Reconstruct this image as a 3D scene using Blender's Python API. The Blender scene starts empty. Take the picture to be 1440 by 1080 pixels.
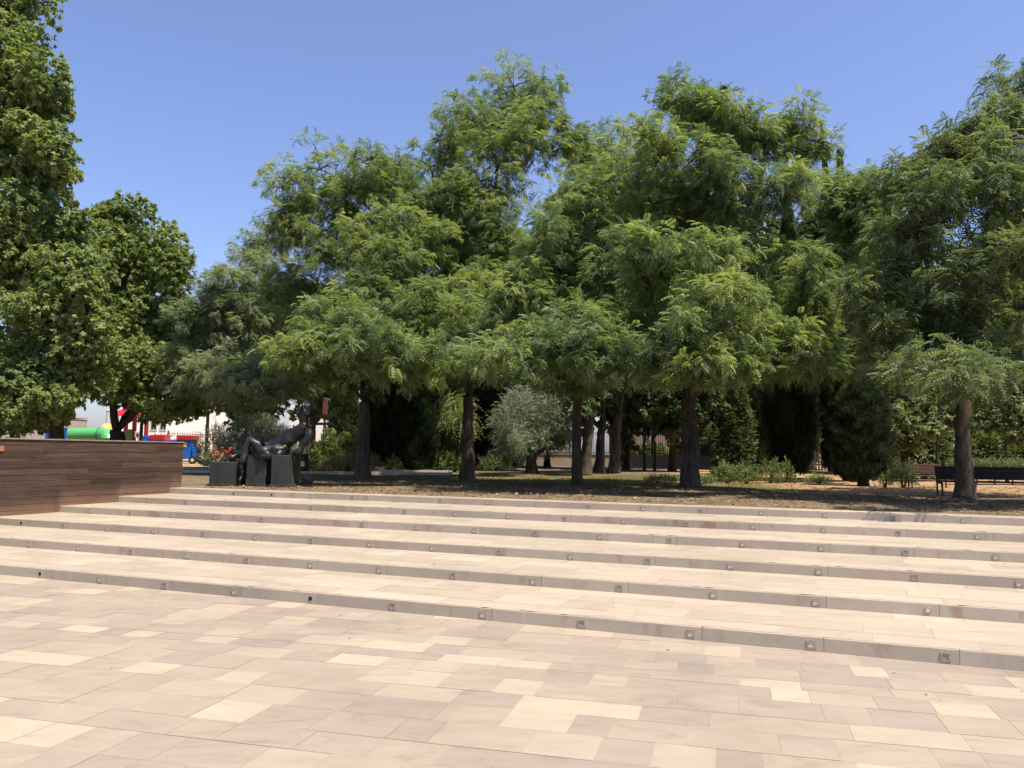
import bpy, bmesh, math, random
import numpy as np
from mathutils import Vector, Matrix

# ------------------------------------------------------------------ camera
SC = bpy.context.scene
COL = SC.collection
EYE, FPX = 1.7084, 1157.5
PITCH, ROLL, YAW = 0.0834, 0.0124, 0.3799
_X = Vector((1, 0, 0)); _U = Vector((0, -math.sin(PITCH), math.cos(PITCH))); _F = Vector((0, math.cos(PITCH), math.sin(PITCH)))
_R = _X * math.cos(ROLL) + _U * math.sin(ROLL)
_V = _U * math.cos(ROLL) - _X * math.sin(ROLL)
camd = bpy.data.cameras.new('camera'); cam = bpy.data.objects.new('camera', camd); COL.objects.link(cam)
camd.sensor_width = 36.0; camd.lens = 36.0 * FPX / 1440.0; camd.clip_start = 0.1; camd.clip_end = 3000
cam.matrix_world = Matrix(((_R.x, _V.x, -_F.x, 0), (_R.y, _V.y, -_F.y, 0), (_R.z, _V.z, -_F.z, EYE), (0, 0, 0, 1)))
SC.camera = cam

# ------------------------------------------------------------------ light
SUN_EL, SUN_AZ = math.radians(66), math.radians(-38)       # azimuth: angle from +X (right) towards +Y (away)
sdir = Vector((math.cos(SUN_EL) * math.cos(SUN_AZ), math.cos(SUN_EL) * math.sin(SUN_AZ), math.sin(SUN_EL)))
world = bpy.data.worlds.new("World"); SC.world = world; world.use_nodes = True
wn = world.node_tree.nodes; wl = world.node_tree.links
sky = wn.new('ShaderNodeTexSky'); sky.sky_type = 'NISHITA'; sky.sun_disc = False
sky.sun_elevation = SUN_EL; sky.sun_rotation = math.pi / 2 - SUN_AZ
sky.air_density = 1.0; sky.dust_density = 1.6; sky.ozone_density = 5.0; sky.altitude = 0
bg = wn['Background']; bg.inputs['Strength'].default_value = 0.098
tintn = wn.new('ShaderNodeMix'); tintn.data_type = 'RGBA'; tintn.blend_type = 'MULTIPLY'; tintn.inputs[0].default_value = 1.0
tintn.inputs[7].default_value = (1.0, 0.91, 1.0, 1)          # camera white balance: the sky leans to periwinkle
wl.new(sky.outputs[0], tintn.inputs[6]); wl.new(tintn.outputs[2], bg.inputs[0])
sund = bpy.data.lights.new('sun', 'SUN'); sund.energy = 3.7; sund.angle = math.radians(0.55); sund.color = (1.0, 0.91, 0.76)
sun = bpy.data.objects.new('sun', sund); COL.objects.link(sun); sun.location = (20, 10, 40)
sun.rotation_euler = sdir.to_track_quat('Z', 'Y').to_euler()
SC.view_settings.view_transform = 'Standard'; SC.view_settings.look = 'None'; SC.view_settings.gamma = 1.0
SC.view_settings.exposure = 1.15
SC.cycles.max_bounces = 10; SC.cycles.diffuse_bounces = 6; SC.cycles.transmission_bounces = 10; SC.cycles.transparent_max_bounces = 8

# ------------------------------------------------------------------ placing
h, D1, TW, WX, ZTOP = 0.13, 7.878, 1.4781, 14.809, 1.872   # riser, first riser distance, tread, wall offset, wall top
GZ = 6 * h                                                   # level of the upper ground
N = Vector((math.sin(YAW), math.cos(YAW), 0)); RT = Vector((math.cos(YAW), -math.sin(YAW), 0))   # up the steps / to the right
def P(u, v, z=0.0): return RT * u + N * v + Vector((0, 0, z))
def ray(px, py): return _F + _R * ((px - 720) / FPX) - _V * ((py - 540) / FPX)
def at(px, py, Y):
    d = ray(px, py); return Vector((0, 0, EYE)) + d * (Y / d.y)
def gat(px, py, z=GZ):
    d = ray(px, py); return Vector((0, 0, EYE)) + d * ((z - EYE) / d.z)
def proj_px(p):
    d = p - Vector((0, 0, EYE)); return 720 + FPX * d.dot(_R) / d.dot(_F)
def gx(px, Y, z=GZ):
    p = at(px, 640, Y); return Vector((p.x, Y, z))
def zat(px, py, Y): return at(px, py, Y).z
STEP_YAW = -YAW

# ------------------------------------------------------------------ object helpers
def tag(o, label=None, cat=None, group=None, kind=None):
    if label: o['label'] = label
    if cat: o['category'] = cat
    if group: o['group'] = group
    if kind: o['kind'] = kind
    return o
def thing(name, loc, label, cat, group=None, rz=0.0):
    o = bpy.data.objects.new(name, None); COL.objects.link(o); o.location = loc; o.rotation_euler = (0, 0, rz)
    o.empty_display_size = 0.2
    return tag(o, label, cat, group)
def link(name, me, mat, parent=None, world_coords=False, smooth=False):
    o = bpy.data.objects.new(name, me); COL.objects.link(o)
    if mat is not None:
        for m in (mat if isinstance(mat, (list, tuple)) else [mat]): me.materials.append(m)
    if parent is not None:
        o.parent = parent
        if world_coords:
            pm = Matrix.Translation(parent.location) @ parent.rotation_euler.to_matrix().to_4x4()
            me.transform(pm.inverted())
    if smooth:
        me.polygons.foreach_set('use_smooth', [True] * len(me.polygons))
    return o
class MB:
    """collects boxes, tubes and lathes into one mesh"""
    def __init__(s): s.v = []; s.f = []; s.t = []; s.m = []
    def quad(s, a, b, c, d, tone=0.5, mi=0):
        i = len(s.v); s.v += [a, b, c, d]; s.f.append((i, i + 1, i + 2, i + 3)); s.t += [tone]; s.m.append(mi)
    def poly(s, pts, tone=0.5, mi=0):
        i = len(s.v); s.v += list(pts); s.f.append(tuple(range(i, i + len(pts)))); s.t += [tone]; s.m.append(mi)
    def box(s, c, d, rot=None, tone=0.5, mi=0):
        c = Vector(c); hx, hy, hz = d[0] / 2, d[1] / 2, d[2] / 2
        M = rot if rot is not None else Matrix.Identity(3)
        i = len(s.v)
        for x, y, z in ((-1,-1,-1),(1,-1,-1),(1,1,-1),(-1,1,-1),(-1,-1,1),(1,-1,1),(1,1,1),(-1,1,1)):
            s.v.append(c + M @ Vector((x * hx, y * hy, z * hz)))
        for q in ((0,3,2,1),(4,5,6,7),(0,1,5,4),(1,2,6,5),(2,3,7,6),(3,0,4,7)):
            s.f.append(tuple(i + k for k in q)); s.t.append(tone); s.m.append(mi)
        return s
    def tube(s, pts, rad, n=8, cap=True, tone=0.5, jit=0.0, rng=None, mi=0):
        pts = [Vector(p) for p in pts]
        if not hasattr(rad, '__len__'): rad = [rad] * len(pts)
        rings = []; prev = None
        for k, p in enumerate(pts):
            d = (pts[min(k + 1, len(pts) - 1)] - pts[max(k - 1, 0)])
            d = d.normalized() if d.length > 1e-9 else Vector((0, 0, 1))
            if prev is None:
                a = d.orthogonal().normalized()
            else:
                a = prev - d * prev.dot(d)
                a = a.normalized() if a.length > 1e-6 else d.orthogonal().normalized()
            prev = a; b = d.cross(a)
            i = len(s.v); rings.append(i)
            for q in range(n):
                an = 2 * math.pi * q / n
                r = rad[k] * (1 + (rng.uniform(-jit, jit) if jit else 0))
                s.v.append(p + (a * math.cos(an) + b * math.sin(an)) * r)
        for k in range(len(rings) - 1):
            for q in range(n):
                s.f.append((rings[k] + q, rings[k] + (q + 1) % n, rings[k + 1] + (q + 1) % n, rings[k + 1] + q)); s.t.append(tone); s.m.append(mi)
        if cap:
            s.f.append(tuple(rings[0] + q for q in reversed(range(n)))); s.t.append(tone); s.m.append(mi)
            s.f.append(tuple(rings[-1] + q for q in range(n))); s.t.append(tone); s.m.append(mi)
        return s
    def lathe(s, c, prof, n=14, tone=0.5, mi=0):
        c = Vector(c)
        return s.tube([c + Vector((0, 0, z)) for r, z in prof], [max(r, 1e-4) for r, z in prof], n, True, tone, mi=mi)
    def mesh(s, name):
        me = bpy.data.meshes.new(name)
        me.from_pydata([tuple(v) for v in s.v], [], s.f)
        at_ = me.attributes.new('tone', 'FLOAT', 'FACE'); at_.data.foreach_set('value', np.array(s.t, dtype=np.float32))
        me.polygons.foreach_set('material_index', np.array(s.m, dtype=np.int32))
        me.update(); return me
    def build(s, name, mat, parent=None, world_coords=False, smooth=False, bevel=0.0):
        o = link(name, s.mesh(name), mat, parent, world_coords, smooth)
        if bevel:
            b = o.modifiers.new('bevel', 'BEVEL'); b.width = bevel; b.segments = 2; b.limit_method = 'ANGLE'
        return o

# ------------------------------------------------------------------ materials
def mat(name):
    m = bpy.data.materials.new(name); m.use_nodes = True
    nt = m.node_tree; b = nt.nodes['Principled BSDF']
    return m, nt, b
def nd(nt, typ, **kw):
    n = nt.nodes.new(typ)
    for k, v in kw.items():
        if k.startswith('i_'):
            n.inputs[k[2:].replace('_', ' ')].default_value = v
        else: setattr(n, k, v)
    return n
def ramp(nt, stops):
    r = nt.nodes.new('ShaderNodeValToRGB'); e = r.color_ramp.elements
    while len(e) < len(stops): e.new(0.5)
    for el, (p, c) in zip(e, stops):
        el.position = p; el.color = (c[0], c[1], c[2], 1) if hasattr(c, '__len__') else (c, c, c, 1)
    return r
def mix(nt, a, b, fac, mode='MIX'):
    n = nt.nodes.new('ShaderNodeMix'); n.data_type = 'RGBA'; n.blend_type = mode
    for inp, v in ((n.inputs[6], a), (n.inputs[7], b), (n.inputs[0], fac)):
        if hasattr(v, 'is_output') or hasattr(v, 'links'): nt.links.new(v, inp)
        elif hasattr(v, '__len__'): inp.default_value = (v[0], v[1], v[2], 1)
        else: inp.default_value = v
    return n.outputs[2]
def noise(nt, scale, detail=4, rough=0.55, vec=None, stretch=None, dist=0.0, rotz=0.0):
    tc = nt.nodes.new('ShaderNodeTexCoord'); src = vec or tc.outputs['Object']
    if stretch:
        mp = nt.nodes.new('ShaderNodeMapping'); mp.inputs['Scale'].default_value = stretch; mp.inputs['Rotation'].default_value = (0, 0, rotz)
        nt.links.new(src, mp.inputs[0]); src = mp.outputs[0]
    n = nt.nodes.new('ShaderNodeTexNoise'); n.inputs['Scale'].default_value = scale; n.inputs['Detail'].default_value = detail
    n.inputs['Roughness'].default_value = rough; n.inputs['Distortion'].default_value = dist
    nt.links.new(src, n.inputs['Vector']); return n
def bump(nt, b, height, strength=0.3, dist=0.02):
    bn = nt.nodes.new('ShaderNodeBump'); bn.inputs['Strength'].default_value = strength; bn.inputs['Distance'].default_value = dist
    nt.links.new(height, bn.inputs['Height']); nt.links.new(bn.outputs[0], b.inputs['Normal'])
def plain(name, col, rough=0.5, metal=0.0, var=0.15, scale=12, spec=None):
    m, nt, b = mat(name); n = noise(nt, scale, 5)
    col = [c * 0.67 for c in col]
    c0 = [c * (1 - var) for c in col]; c1 = [min(1, c * (1 + var)) for c in col]
    r = ramp(nt, [(0.3, c0), (0.7, c1)]); nt.links.new(n.outputs[0], r.inputs[0]); nt.links.new(r.outputs[0], b.inputs['Base Color'])
    b.inputs['Roughness'].default_value = rough; b.inputs['Metallic'].default_value = metal
    if spec is not None: b.inputs['Specular IOR Level'].default_value = spec
    return m
def stone(name, stops, contrast=1.0, stain=0.0, rough=0.75):
    m, nt, b = mat(name)
    a = nd(nt, 'ShaderNodeAttribute', attribute_name='tone')
    stops = [(p, tuple(q * 0.62 for q in c)) for p, c in stops]
    r = ramp(nt, stops); r.color_ramp.interpolation = 'LINEAR'; nt.links.new(a.outputs['Fac'], r.inputs[0])
    # veining differs from one slab to the next
    tc = nt.nodes.new('ShaderNodeTexCoord'); ad = nd(nt, 'ShaderNodeVectorMath', operation='ADD'); sc_ = nd(nt, 'ShaderNodeVectorMath', operation='SCALE')
    sc_.inputs['Scale'].default_value = 37.0
    nt.links.new(a.outputs['Vector'], sc_.inputs[0]); nt.links.new(tc.outputs['Object'], ad.inputs[0]); nt.links.new(sc_.outputs[0], ad.inputs[1])
    n1 = noise(nt, 1.6, 6, 0.62, vec=ad.outputs[0], stretch=(1.0, 2.2, 1.0), dist=1.6)
    r1 = ramp(nt, [(0.26, (0.78, 0.76, 0.75)), (0.42, (0.95, 0.94, 0.93)), (0.56, (1, 1, 1)), (0.75, (1.09, 1.07, 1.05))]); nt.links.new(n1.outputs[0], r1.inputs[0])
    c = mix(nt, r.outputs[0], r1.outputs[0], 0.75 * contrast, 'MULTIPLY')
    n2 = noise(nt, 0.55, 5, 0.6)
    r2 = ramp(nt, [(0.3, (0.80, 0.785, 0.785)), (0.48, (0.95, 0.94, 0.94)), (0.66, (1.04, 1.03, 1.02))]); nt.links.new(n2.outputs[0], r2.inputs[0])
    c = mix(nt, c, r2.outputs[0], 0.8, 'MULTIPLY')
    n3 = noise(nt, 60, 3, 0.7); r3 = ramp(nt, [(0.35, (0.93, 0.93, 0.93)), (0.6, (1.02, 1.02, 1.02))]); nt.links.new(n3.outputs[0], r3.inputs[0])
    c = mix(nt, c, r3.outputs[0], 0.8, 'MULTIPLY')
    # small dark specks and droppings
    n4 = noise(nt, 5.5, 2, 0.5); r4 = ramp(nt, [(0.0, (0.55, 0.48, 0.42)), (0.215, (0.7, 0.64, 0.58)), (0.26, (1, 1, 1))]); nt.links.new(n4.outputs[0], r4.inputs[0])
    c = mix(nt, c, r4.outputs[0], 0.4, 'MULTIPLY')
    if stain:
        n5 = noise(nt, 2.3, 6, 0.7, stretch=(1, 1, 0.35)); r5 = ramp(nt, [(0.56, (1, 1, 1)), (0.68, (0.72, 0.58, 0.46))]); nt.links.new(n5.outputs[0], r5.inputs[0])
        c = mix(nt, c, r5.outputs[0], stain, 'MULTIPLY')
        n6 = noise(nt, 9, 4, 0.7, stretch=(1, 1, 0.12)); r6 = ramp(nt, [(0.6, (1, 1, 1)), (0.72, (1.25, 1.22, 1.18))]); nt.links.new(n6.outputs[0], r6.inputs[0])
        c = mix(nt, c, r6.outputs[0], stain * 0.6, 'MULTIPLY')
    nt.links.new(c, b.inputs['Base Color']); b.inputs['Roughness'].default_value = rough; b.inputs['Specular IOR Level'].default_value = 0.3
    bump(nt, b, n3.outputs[0], 0.25, 0.004)
    return m
M = {}
M['paver'] = stone('paver_stone', [(0.0, (0.43, 0.36, 0.285)), (0.12, (0.445, 0.375, 0.30)), (0.3, (0.475, 0.40, 0.305)), (0.55, (0.51, 0.425, 0.32)), (0.75, (0.54, 0.45, 0.34)), (0.85, (0.58, 0.485, 0.36)), (1.0, (0.63, 0.53, 0.39))], 1.33)
M['tread'] = stone('tread_stone', [(0.0, (0.51, 0.43, 0.325)), (0.5, (0.575, 0.485, 0.365)), (1.0, (0.65, 0.55, 0.415))], 1.33)
M['riser'] = stone('riser_stone', [(0.0, (0.64, 0.545, 0.42)), (0.5, (0.72, 0.62, 0.48)), (1.0, (0.80, 0.70, 0.545))], 0.7, stain=0.8)
M['joint'] = plain('joint_mortar', (0.52, 0.435, 0.33), 0.9)
M['bronze'] = None

def leaf_mat(name, c0, c1, c2, trans=0.35, rough=0.5, spec=0.35):
    """c0 dull old leaf, c1 usual leaf, c2 young leaf, also the shelves coloured as sunlit; the tint attribute picks one per spray"""
    m, nt, b = mat(name)
    a = nd(nt, 'ShaderNodeAttribute', attribute_name='tint')
    r = ramp(nt, [(0.0, c0), (0.5, c1), (1.0, c2)]); nt.links.new(a.outputs['Fac'], r.inputs[0])
    nt.links.new(r.outputs[0], b.inputs['Base Color']); b.inputs['Roughness'].default_value = rough
    b.inputs['Specular IOR Level'].default_value = spec
    tr = nt.nodes.new('ShaderNodeBsdfTranslucent'); mx = nt.nodes.new('ShaderNodeMixShader'); mx.inputs[0].default_value = trans
    g = mix(nt, r.outputs[0], (1.15, 1.2, 0.6), 1.0, 'MULTIPLY'); nt.links.new(g, tr.inputs[0])
    nt.links.new(b.outputs[0], mx.inputs[1]); nt.links.new(tr.outputs[0], mx.inputs[2])
    nt.links.new(mx.outputs[0], nt.nodes['Material Output'].inputs[0])
    return m
def bark(name, dark, light, sx=9, sz=0.9):
    m, nt, b = mat(name)
    n = noise(nt, 1.0, 8, 0.7, stretch=(sx, sx, sz * 2), dist=0.6)
    r = ramp(nt, [(0.32, dark), (0.66, light)]); nt.links.new(n.outputs[0], r.inputs[0])
    n2 = noise(nt, 1.1, 4); r2 = ramp(nt, [(0.3, (0.7, 0.7, 0.68)), (0.7, (1.15, 1.12, 1.08))]); nt.links.new(n2.outputs[0], r2.inputs[0])
    nt.links.new(mix(nt, r.outputs[0], r2.outputs[0], 0.9, 'MULTIPLY'), b.inputs['Base Color'])
    b.inputs['Roughness'].default_value = 0.9; b.inputs['Specular IOR Level'].default_value = 0.2
    bump(nt, b, n.outputs[0], 0.9, 0.03); return m
M['bark'] = bark('locust_bark', (0.025, 0.02, 0.016), (0.125, 0.10, 0.078))
M['bark_pale'] = bark('pale_bark', (0.13, 0.105, 0.08), (0.36, 0.31, 0.25))
M['locust'] = leaf_mat('locust_leaf', (0.105, 0.155, 0.08), (0.185, 0.25, 0.11), (0.32, 0.36, 0.115), .45, .5, .3)
M['locust_pale'] = leaf_mat('pale_locust_leaf', (0.135, 0.175, 0.115), (0.21, 0.26, 0.16), (0.29, 0.325, 0.18), .45, .5, .3)
M['locust_dark'] = leaf_mat('dark_locust_leaf', (0.09, 0.125, 0.066), (0.155, 0.20, 0.095), (0.27, 0.30, 0.11), .4, .5, .3)
M['plane'] = leaf_mat('plane_leaf', (0.10, 0.145, 0.06), (0.185, 0.245, 0.09), (0.29, 0.34, 0.115), 0.46, 0.5, 0.35)
M['bg'] = leaf_mat('background_leaf', (0.06, 0.09, 0.042), (0.12, 0.165, 0.066), (0.22, 0.265, 0.08), 0.42)
M['cypress'] = leaf_mat('cypress_leaf', (0.02, 0.032, 0.017), (0.045, 0.066, 0.033), (0.10, 0.13, 0.06), 0.18, 0.7, 0.15)
M['olive'] = leaf_mat('olive_leaf', (0.15, 0.17, 0.125), (0.23, 0.255, 0.185), (0.31, 0.335, 0.25), 0.35, 0.5, 0.3)
M['shrub'] = leaf_mat('shrub_leaf', (0.065, 0.09, 0.035), (0.12, 0.16, 0.058), (0.23, 0.26, 0.08), 0.35)
M['dry'] = leaf_mat('dry_leaf', (0.13, 0.10, 0.05), (0.20, 0.17, 0.08), (0.22, 0.22, 0.09), 0.3, 0.7)
M['pink'] = leaf_mat('pink_petal', (0.42, 0.10, 0.12), (0.6, 0.2, 0.2), (0.7, 0.36, 0.32), 0.3)
M['red'] = leaf_mat('red_petal', (0.42, 0.03, 0.02), (0.55, 0.07, 0.035), (0.6, 0.14, 0.06), 0.3)
M['grass'] = leaf_mat('grass_blade', (0.08, 0.077, 0.027), (0.09, 0.10, 0.028), (0.20, 0.19, 0.06), 0.35, 0.6, 0.2)
M['litter'] = leaf_mat('dry_litter', (0.085, 0.055, 0.03), (0.24, 0.175, 0.095), (0.46, 0.36, 0.21), 0.1, 0.8, 0.1)

# ------------------------------------------------------------------ foliage engine (triangle soups)
RNG = np.random.default_rng(7)
def T_frond(pairs=6, droop=0.55, w=0.26, lw=0.085):
    tr = []
    for i in range(pairs):
        a0 = 0.12 + 0.80 * i / pairs; z0 = -droop * a0 * a0 + 0.12 * a0
        for s in (-1, 1):
            ww = w * (1 - 0.25 * abs(i / pairs - 0.45))
            tr += [(a0, 0, z0), (a0 + lw + 0.05, s * ww * 0.5, z0 - 0.03), (a0 + 0.05, s * ww, z0 - 0.10)]
    a0 = 0.92; z0 = -droop * a0 * a0 + 0.12 * a0
    tr += [(a0, -0.04, z0), (a0, 0.04, z0), (a0 + 0.2, 0, z0 - 0.15)]
    tr += [(0, -0.008, 0), (0, 0.008, 0), (0.92, 0, z0)]
    return np.array(tr, np.float32).reshape(-1, 3)
def T_lobed():
    tr = []
    for an, L in ((0, 1.0), (1.05, 0.72), (-1.05, 0.72)):
        c, s = math.cos(an), math.sin(an)
        def q(a, b, z): return (a * c - b * s + 0.1, a * s + b * c, z)
        tr += [q(-.1, 0, 0), q(L * .45, .27, .04), q(L, 0, -.1)] + [q(-.1, 0, 0), q(L, 0, -.1), q(L * .45, -.27, .04)]
    return np.array(tr, np.float32).reshape(-1, 3)
def T_sprig(n=7, spread=0.30, lw=0.05):
    tr = []; r = random.Random(3)
    for i in range(n):
        a0 = i / n; an = r.uniform(0, 6.28); s, c = math.sin(an), math.cos(an)
        L = 0.33; b = spread
        tip = (a0 + L * .75, c * b, s * b); mid = (a0 + L * .35, c * b * .5, s * b * .5)
        tr += [(a0, 0, 0), tip, (mid[0], mid[1] - s * lw, mid[2] + c * lw)] + [(a0, 0, 0), (mid[0], mid[1] + s * lw, mid[2] - c * lw), tip]
    tr += [(0, -.008, 0), (0, .008, 0), (1.0, 0, 0)]
    return np.array(tr, np.float32).reshape(-1, 3)
def T_spray():
    tr = []; r = random.Random(5)
    for i in range(7):
        a0 = r.uniform(0, .45); b = r.uniform(-.32, .32); z = r.uniform(-.2, .2)
        tr += [(a0, b * .3 - .05, z * .3), (a0, b * .3 + .05, z * .3), (a0 + r.uniform(.35, .6), b, z)]
    return np.array(tr, np.float32).reshape(-1, 3)
def T_blade():
    return np.array([(0, -.03, 0), (0, .03, 0), (.6, 0.02, .0), (.05, .1, 0), (.05, .15, 0), (.5, .25, .1), (.02, -.12, 0), (.02, -.08, 0), (.45, -.25, -.1)], np.float32)
TP = {'frond': T_frond(5, 0.6, 0.30, 0.115), 'frond_s': T_frond(4, 0.5, 0.28, 0.12), 'lobed': T_lobed(), 'sprig': T_sprig(), 'sprig_s': T_sprig(4, .3, .07), 'spray': T_spray(),
      'willow': T_frond(6, 1.3, 0.12, 0.10), 'blade': T_blade(), 'olive': T_sprig(8, .22, .028)}
def norm(a): return a / np.maximum(np.linalg.norm(a, axis=1, keepdims=True), 1e-9)
def soup(org, dirs, tpl, size, tint, roll=1.0, face=None):
    """org, dirs (n,3), size, tint (n,): one copy of the leaf template per row"""
    n = len(org); d = norm(dirs)
    up = np.tile(np.array([[0, 0, 1.0]]), (n, 1)) + RNG.normal(0, 0.35 * roll, (n, 3))
    if face is not None: up = up * .75 + face
    s = norm(np.cross(up, d)); z = np.cross(d, s)
    t = TP[tpl]
    v = (t[None, :, 0, None] * d[:, None, :] + t[None, :, 1, None] * s[:, None, :] + t[None, :, 2, None] * z[:, None, :]) * size[:, None, None] + org[:, None, :]
    return v.reshape(-1, 3).astype(np.float32), np.repeat(tint.astype(np.float32), len(t))
def soup_mesh(name, parts, origin=None):
    v = np.concatenate([p[0] for p in parts]); t = np.concatenate([p[1] for p in parts])
    if origin is not None: v = v - np.array(origin, np.float32)
    me = bpy.data.meshes.new(name); n = len(v)
    me.vertices.add(n); me.vertices.foreach_set('co', v.ravel())
    me.loops.add(n); me.loops.foreach_set('vertex_index', np.arange(n, dtype=np.int32))
    me.polygons.add(n // 3); me.polygons.foreach_set('loop_start', np.arange(0, n, 3, dtype=np.int32))
    a = me.attributes.new('tint', 'FLOAT', 'POINT'); a.data.foreach_set('value', np.clip(t, 0, 1))
    me.update(calc_edges=True); return me
def rdir(n, upbias=0.0):
    d = norm(RNG.normal(0, 1, (n, 3))); d[:, 2] += upbias; return norm(d)

def crown_parts(blobs, tpl, leaf, dens, per, nsub=7, tint=0.5, tvar=0.16, droop=0.0, upb=0.35, subr=0.5):
    """blobs: list of (centre, rx, ry(vertical)); returns soup parts, sub-clump list, some cluster points"""
    O = []; Dn = []; S = []; T = []; Fc = []; subs = []; tw = []
    for bi, bb in enumerate(blobs):
        c, rx, rz = bb[:3]; c = np.array(c); rv = np.array([rx, rx, rz])
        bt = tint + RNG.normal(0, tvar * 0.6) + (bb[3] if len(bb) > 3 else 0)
        dd = rdir(nsub, 0.25)
        for k in range(nsub):
            sc_ = c + dd[k] * rv * RNG.uniform(0.45, 0.78); sr = rv * RNG.uniform(subr * .75, subr * 1.2)
            subs.append((bi, sc_, sr))
            m = max(3, int((bb[4] if len(bb) > 4 else 1) * dens * 4 * math.pi * sr[0] * sr[2] / (leaf * leaf) * 0.12))
            cd = rdir(m, upb); cp = sc_ + cd * sr * RNG.uniform(0.45, 1.0, (m, 1)) ** 0.6
            st = bt + RNG.normal(0, tvar)
            tw.append((sc_, cp[::3]))
            o = np.repeat(cp, per, 0) + RNG.normal(0, leaf * 0.30, (m * per, 3))
            dv = np.repeat(cd, per, 0) * 0.9 + RNG.normal(0, 0.7, (m * per, 3)); dv[:, 2] = dv[:, 2] * 0.7 - droop
            if tpl == 'lobed': dv = RNG.normal(0, .6, (m * per, 3)) + np.repeat(cd, per, 0) * .35; dv[:, 2] -= .45       # broad leaves hang facing outwards
            Fc.append(np.repeat(cd, per, 0) * (.6 if tpl == 'lobed' else .4))
            O.append(o); Dn.append(dv); S.append(leaf * RNG.uniform(0.7, 1.3, m * per)); T.append(st + RNG.normal(0, 0.13, m * per))
    return soup(np.concatenate(O), np.concatenate(Dn), tpl, np.concatenate(S), np.concatenate(T), 1.0, np.concatenate(Fc)), subs, tw

def limbs(mb, fork, r0, centres, subs, tw, rng, twig=True, spread=0.6):
    """branching skeleton from the fork to each clump: parent = nearest node already reached"""
    nodes = [(Vector(fork), -1)]; cen = [Vector(c) for c in centres]
    order = sorted(range(len(cen)), key=lambda i: (cen[i] - nodes[0][0]).length)
    idx = {}
    for i in order:
        best, bp = 1e9, 0
        for k, (p, _) in enumerate(nodes):
            if p.z > cen[i].z + 0.6: continue
            c = (p - cen[i]).length + spread * (p - nodes[0][0]).length
            if c < best: best, bp = c, k
        nodes.append((cen[i], bp)); idx[i] = len(nodes) - 1
    cnt = [0] * len(nodes)
    for k in range(len(nodes) - 1, 0, -1):
        cnt[k] += 1; cnt[nodes[k][1]] += cnt[k]
    tot = max(1, cnt[0])
    rad = [max(0.016, r0 * math.sqrt(max(c, 1) / tot)) for c in cnt]; rad[0] = r0
    for k in range(1, len(nodes)):
        a, b = nodes[nodes[k][1]][0], nodes[k][0]
        L = (b - a).length; mid = a.lerp(b, 0.5) + Vector((rng.uniform(-.12, .12) * L, rng.uniform(-.12, .12) * L, 0.13 * L))
        ra = min(rad[nodes[k][1]], rad[k] * 1.25); n = 6; pts = []; rr = []
        for q in range(n + 1):
            t = q / n; p = a * (1 - t) ** 2 + mid * 2 * t * (1 - t) + b * t * t
            if 0 < q < n: p += Vector((rng.gauss(0, .02 * L), rng.gauss(0, .02 * L), rng.gauss(0, .015 * L)))
            pts.append(p); rr.append(ra + (rad[k] - ra) * t)
        mb.tube(pts, rr, 7 if rr[0] > .05 else 5, tone=0.5)
    for bi, sc_, sr in subs:
        b = Vector(sc_); a = cen[bi]; mid = a.lerp(b, .5) + Vector((0, 0, .1 * (b - a).length))
        mb.tube([a, mid, b], [0.022, 0.016, 0.009], 4, cap=False)
    if twig:
        for sc_, cps in tw:
            a = Vector(sc_)
            for cp in cps[:6]:
                mb.tube([a, a.lerp(Vector(cp), .5) + Vector((0, 0, .05)), Vector(cp)], [0.009, 0.007, 0.004], 3, cap=False)

def trunk_tube(mb, pts, r0, r1, rng, flare=1.5, n=14):
    """tapered trunk with flared foot along a bent line"""
    P_ = [Vector(p) for p in pts]; out = []; rr = []
    m = 16
    for q in range(m + 1):
        t = q / m * (len(P_) - 1); i = min(int(t), len(P_) - 2); f_ = t - i
        p = P_[i].lerp(P_[i + 1], f_); w = q / m
        out.append(p + Vector((rng.gauss(0, .012), rng.gauss(0, .012), 0)))
        rr.append((r0 + (r1 - r0) * w) * (1 + (flare - 1) * math.exp(-w * 9)))
    mb.tube(out, rr, n, jit=0.07, rng=rng)

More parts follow.
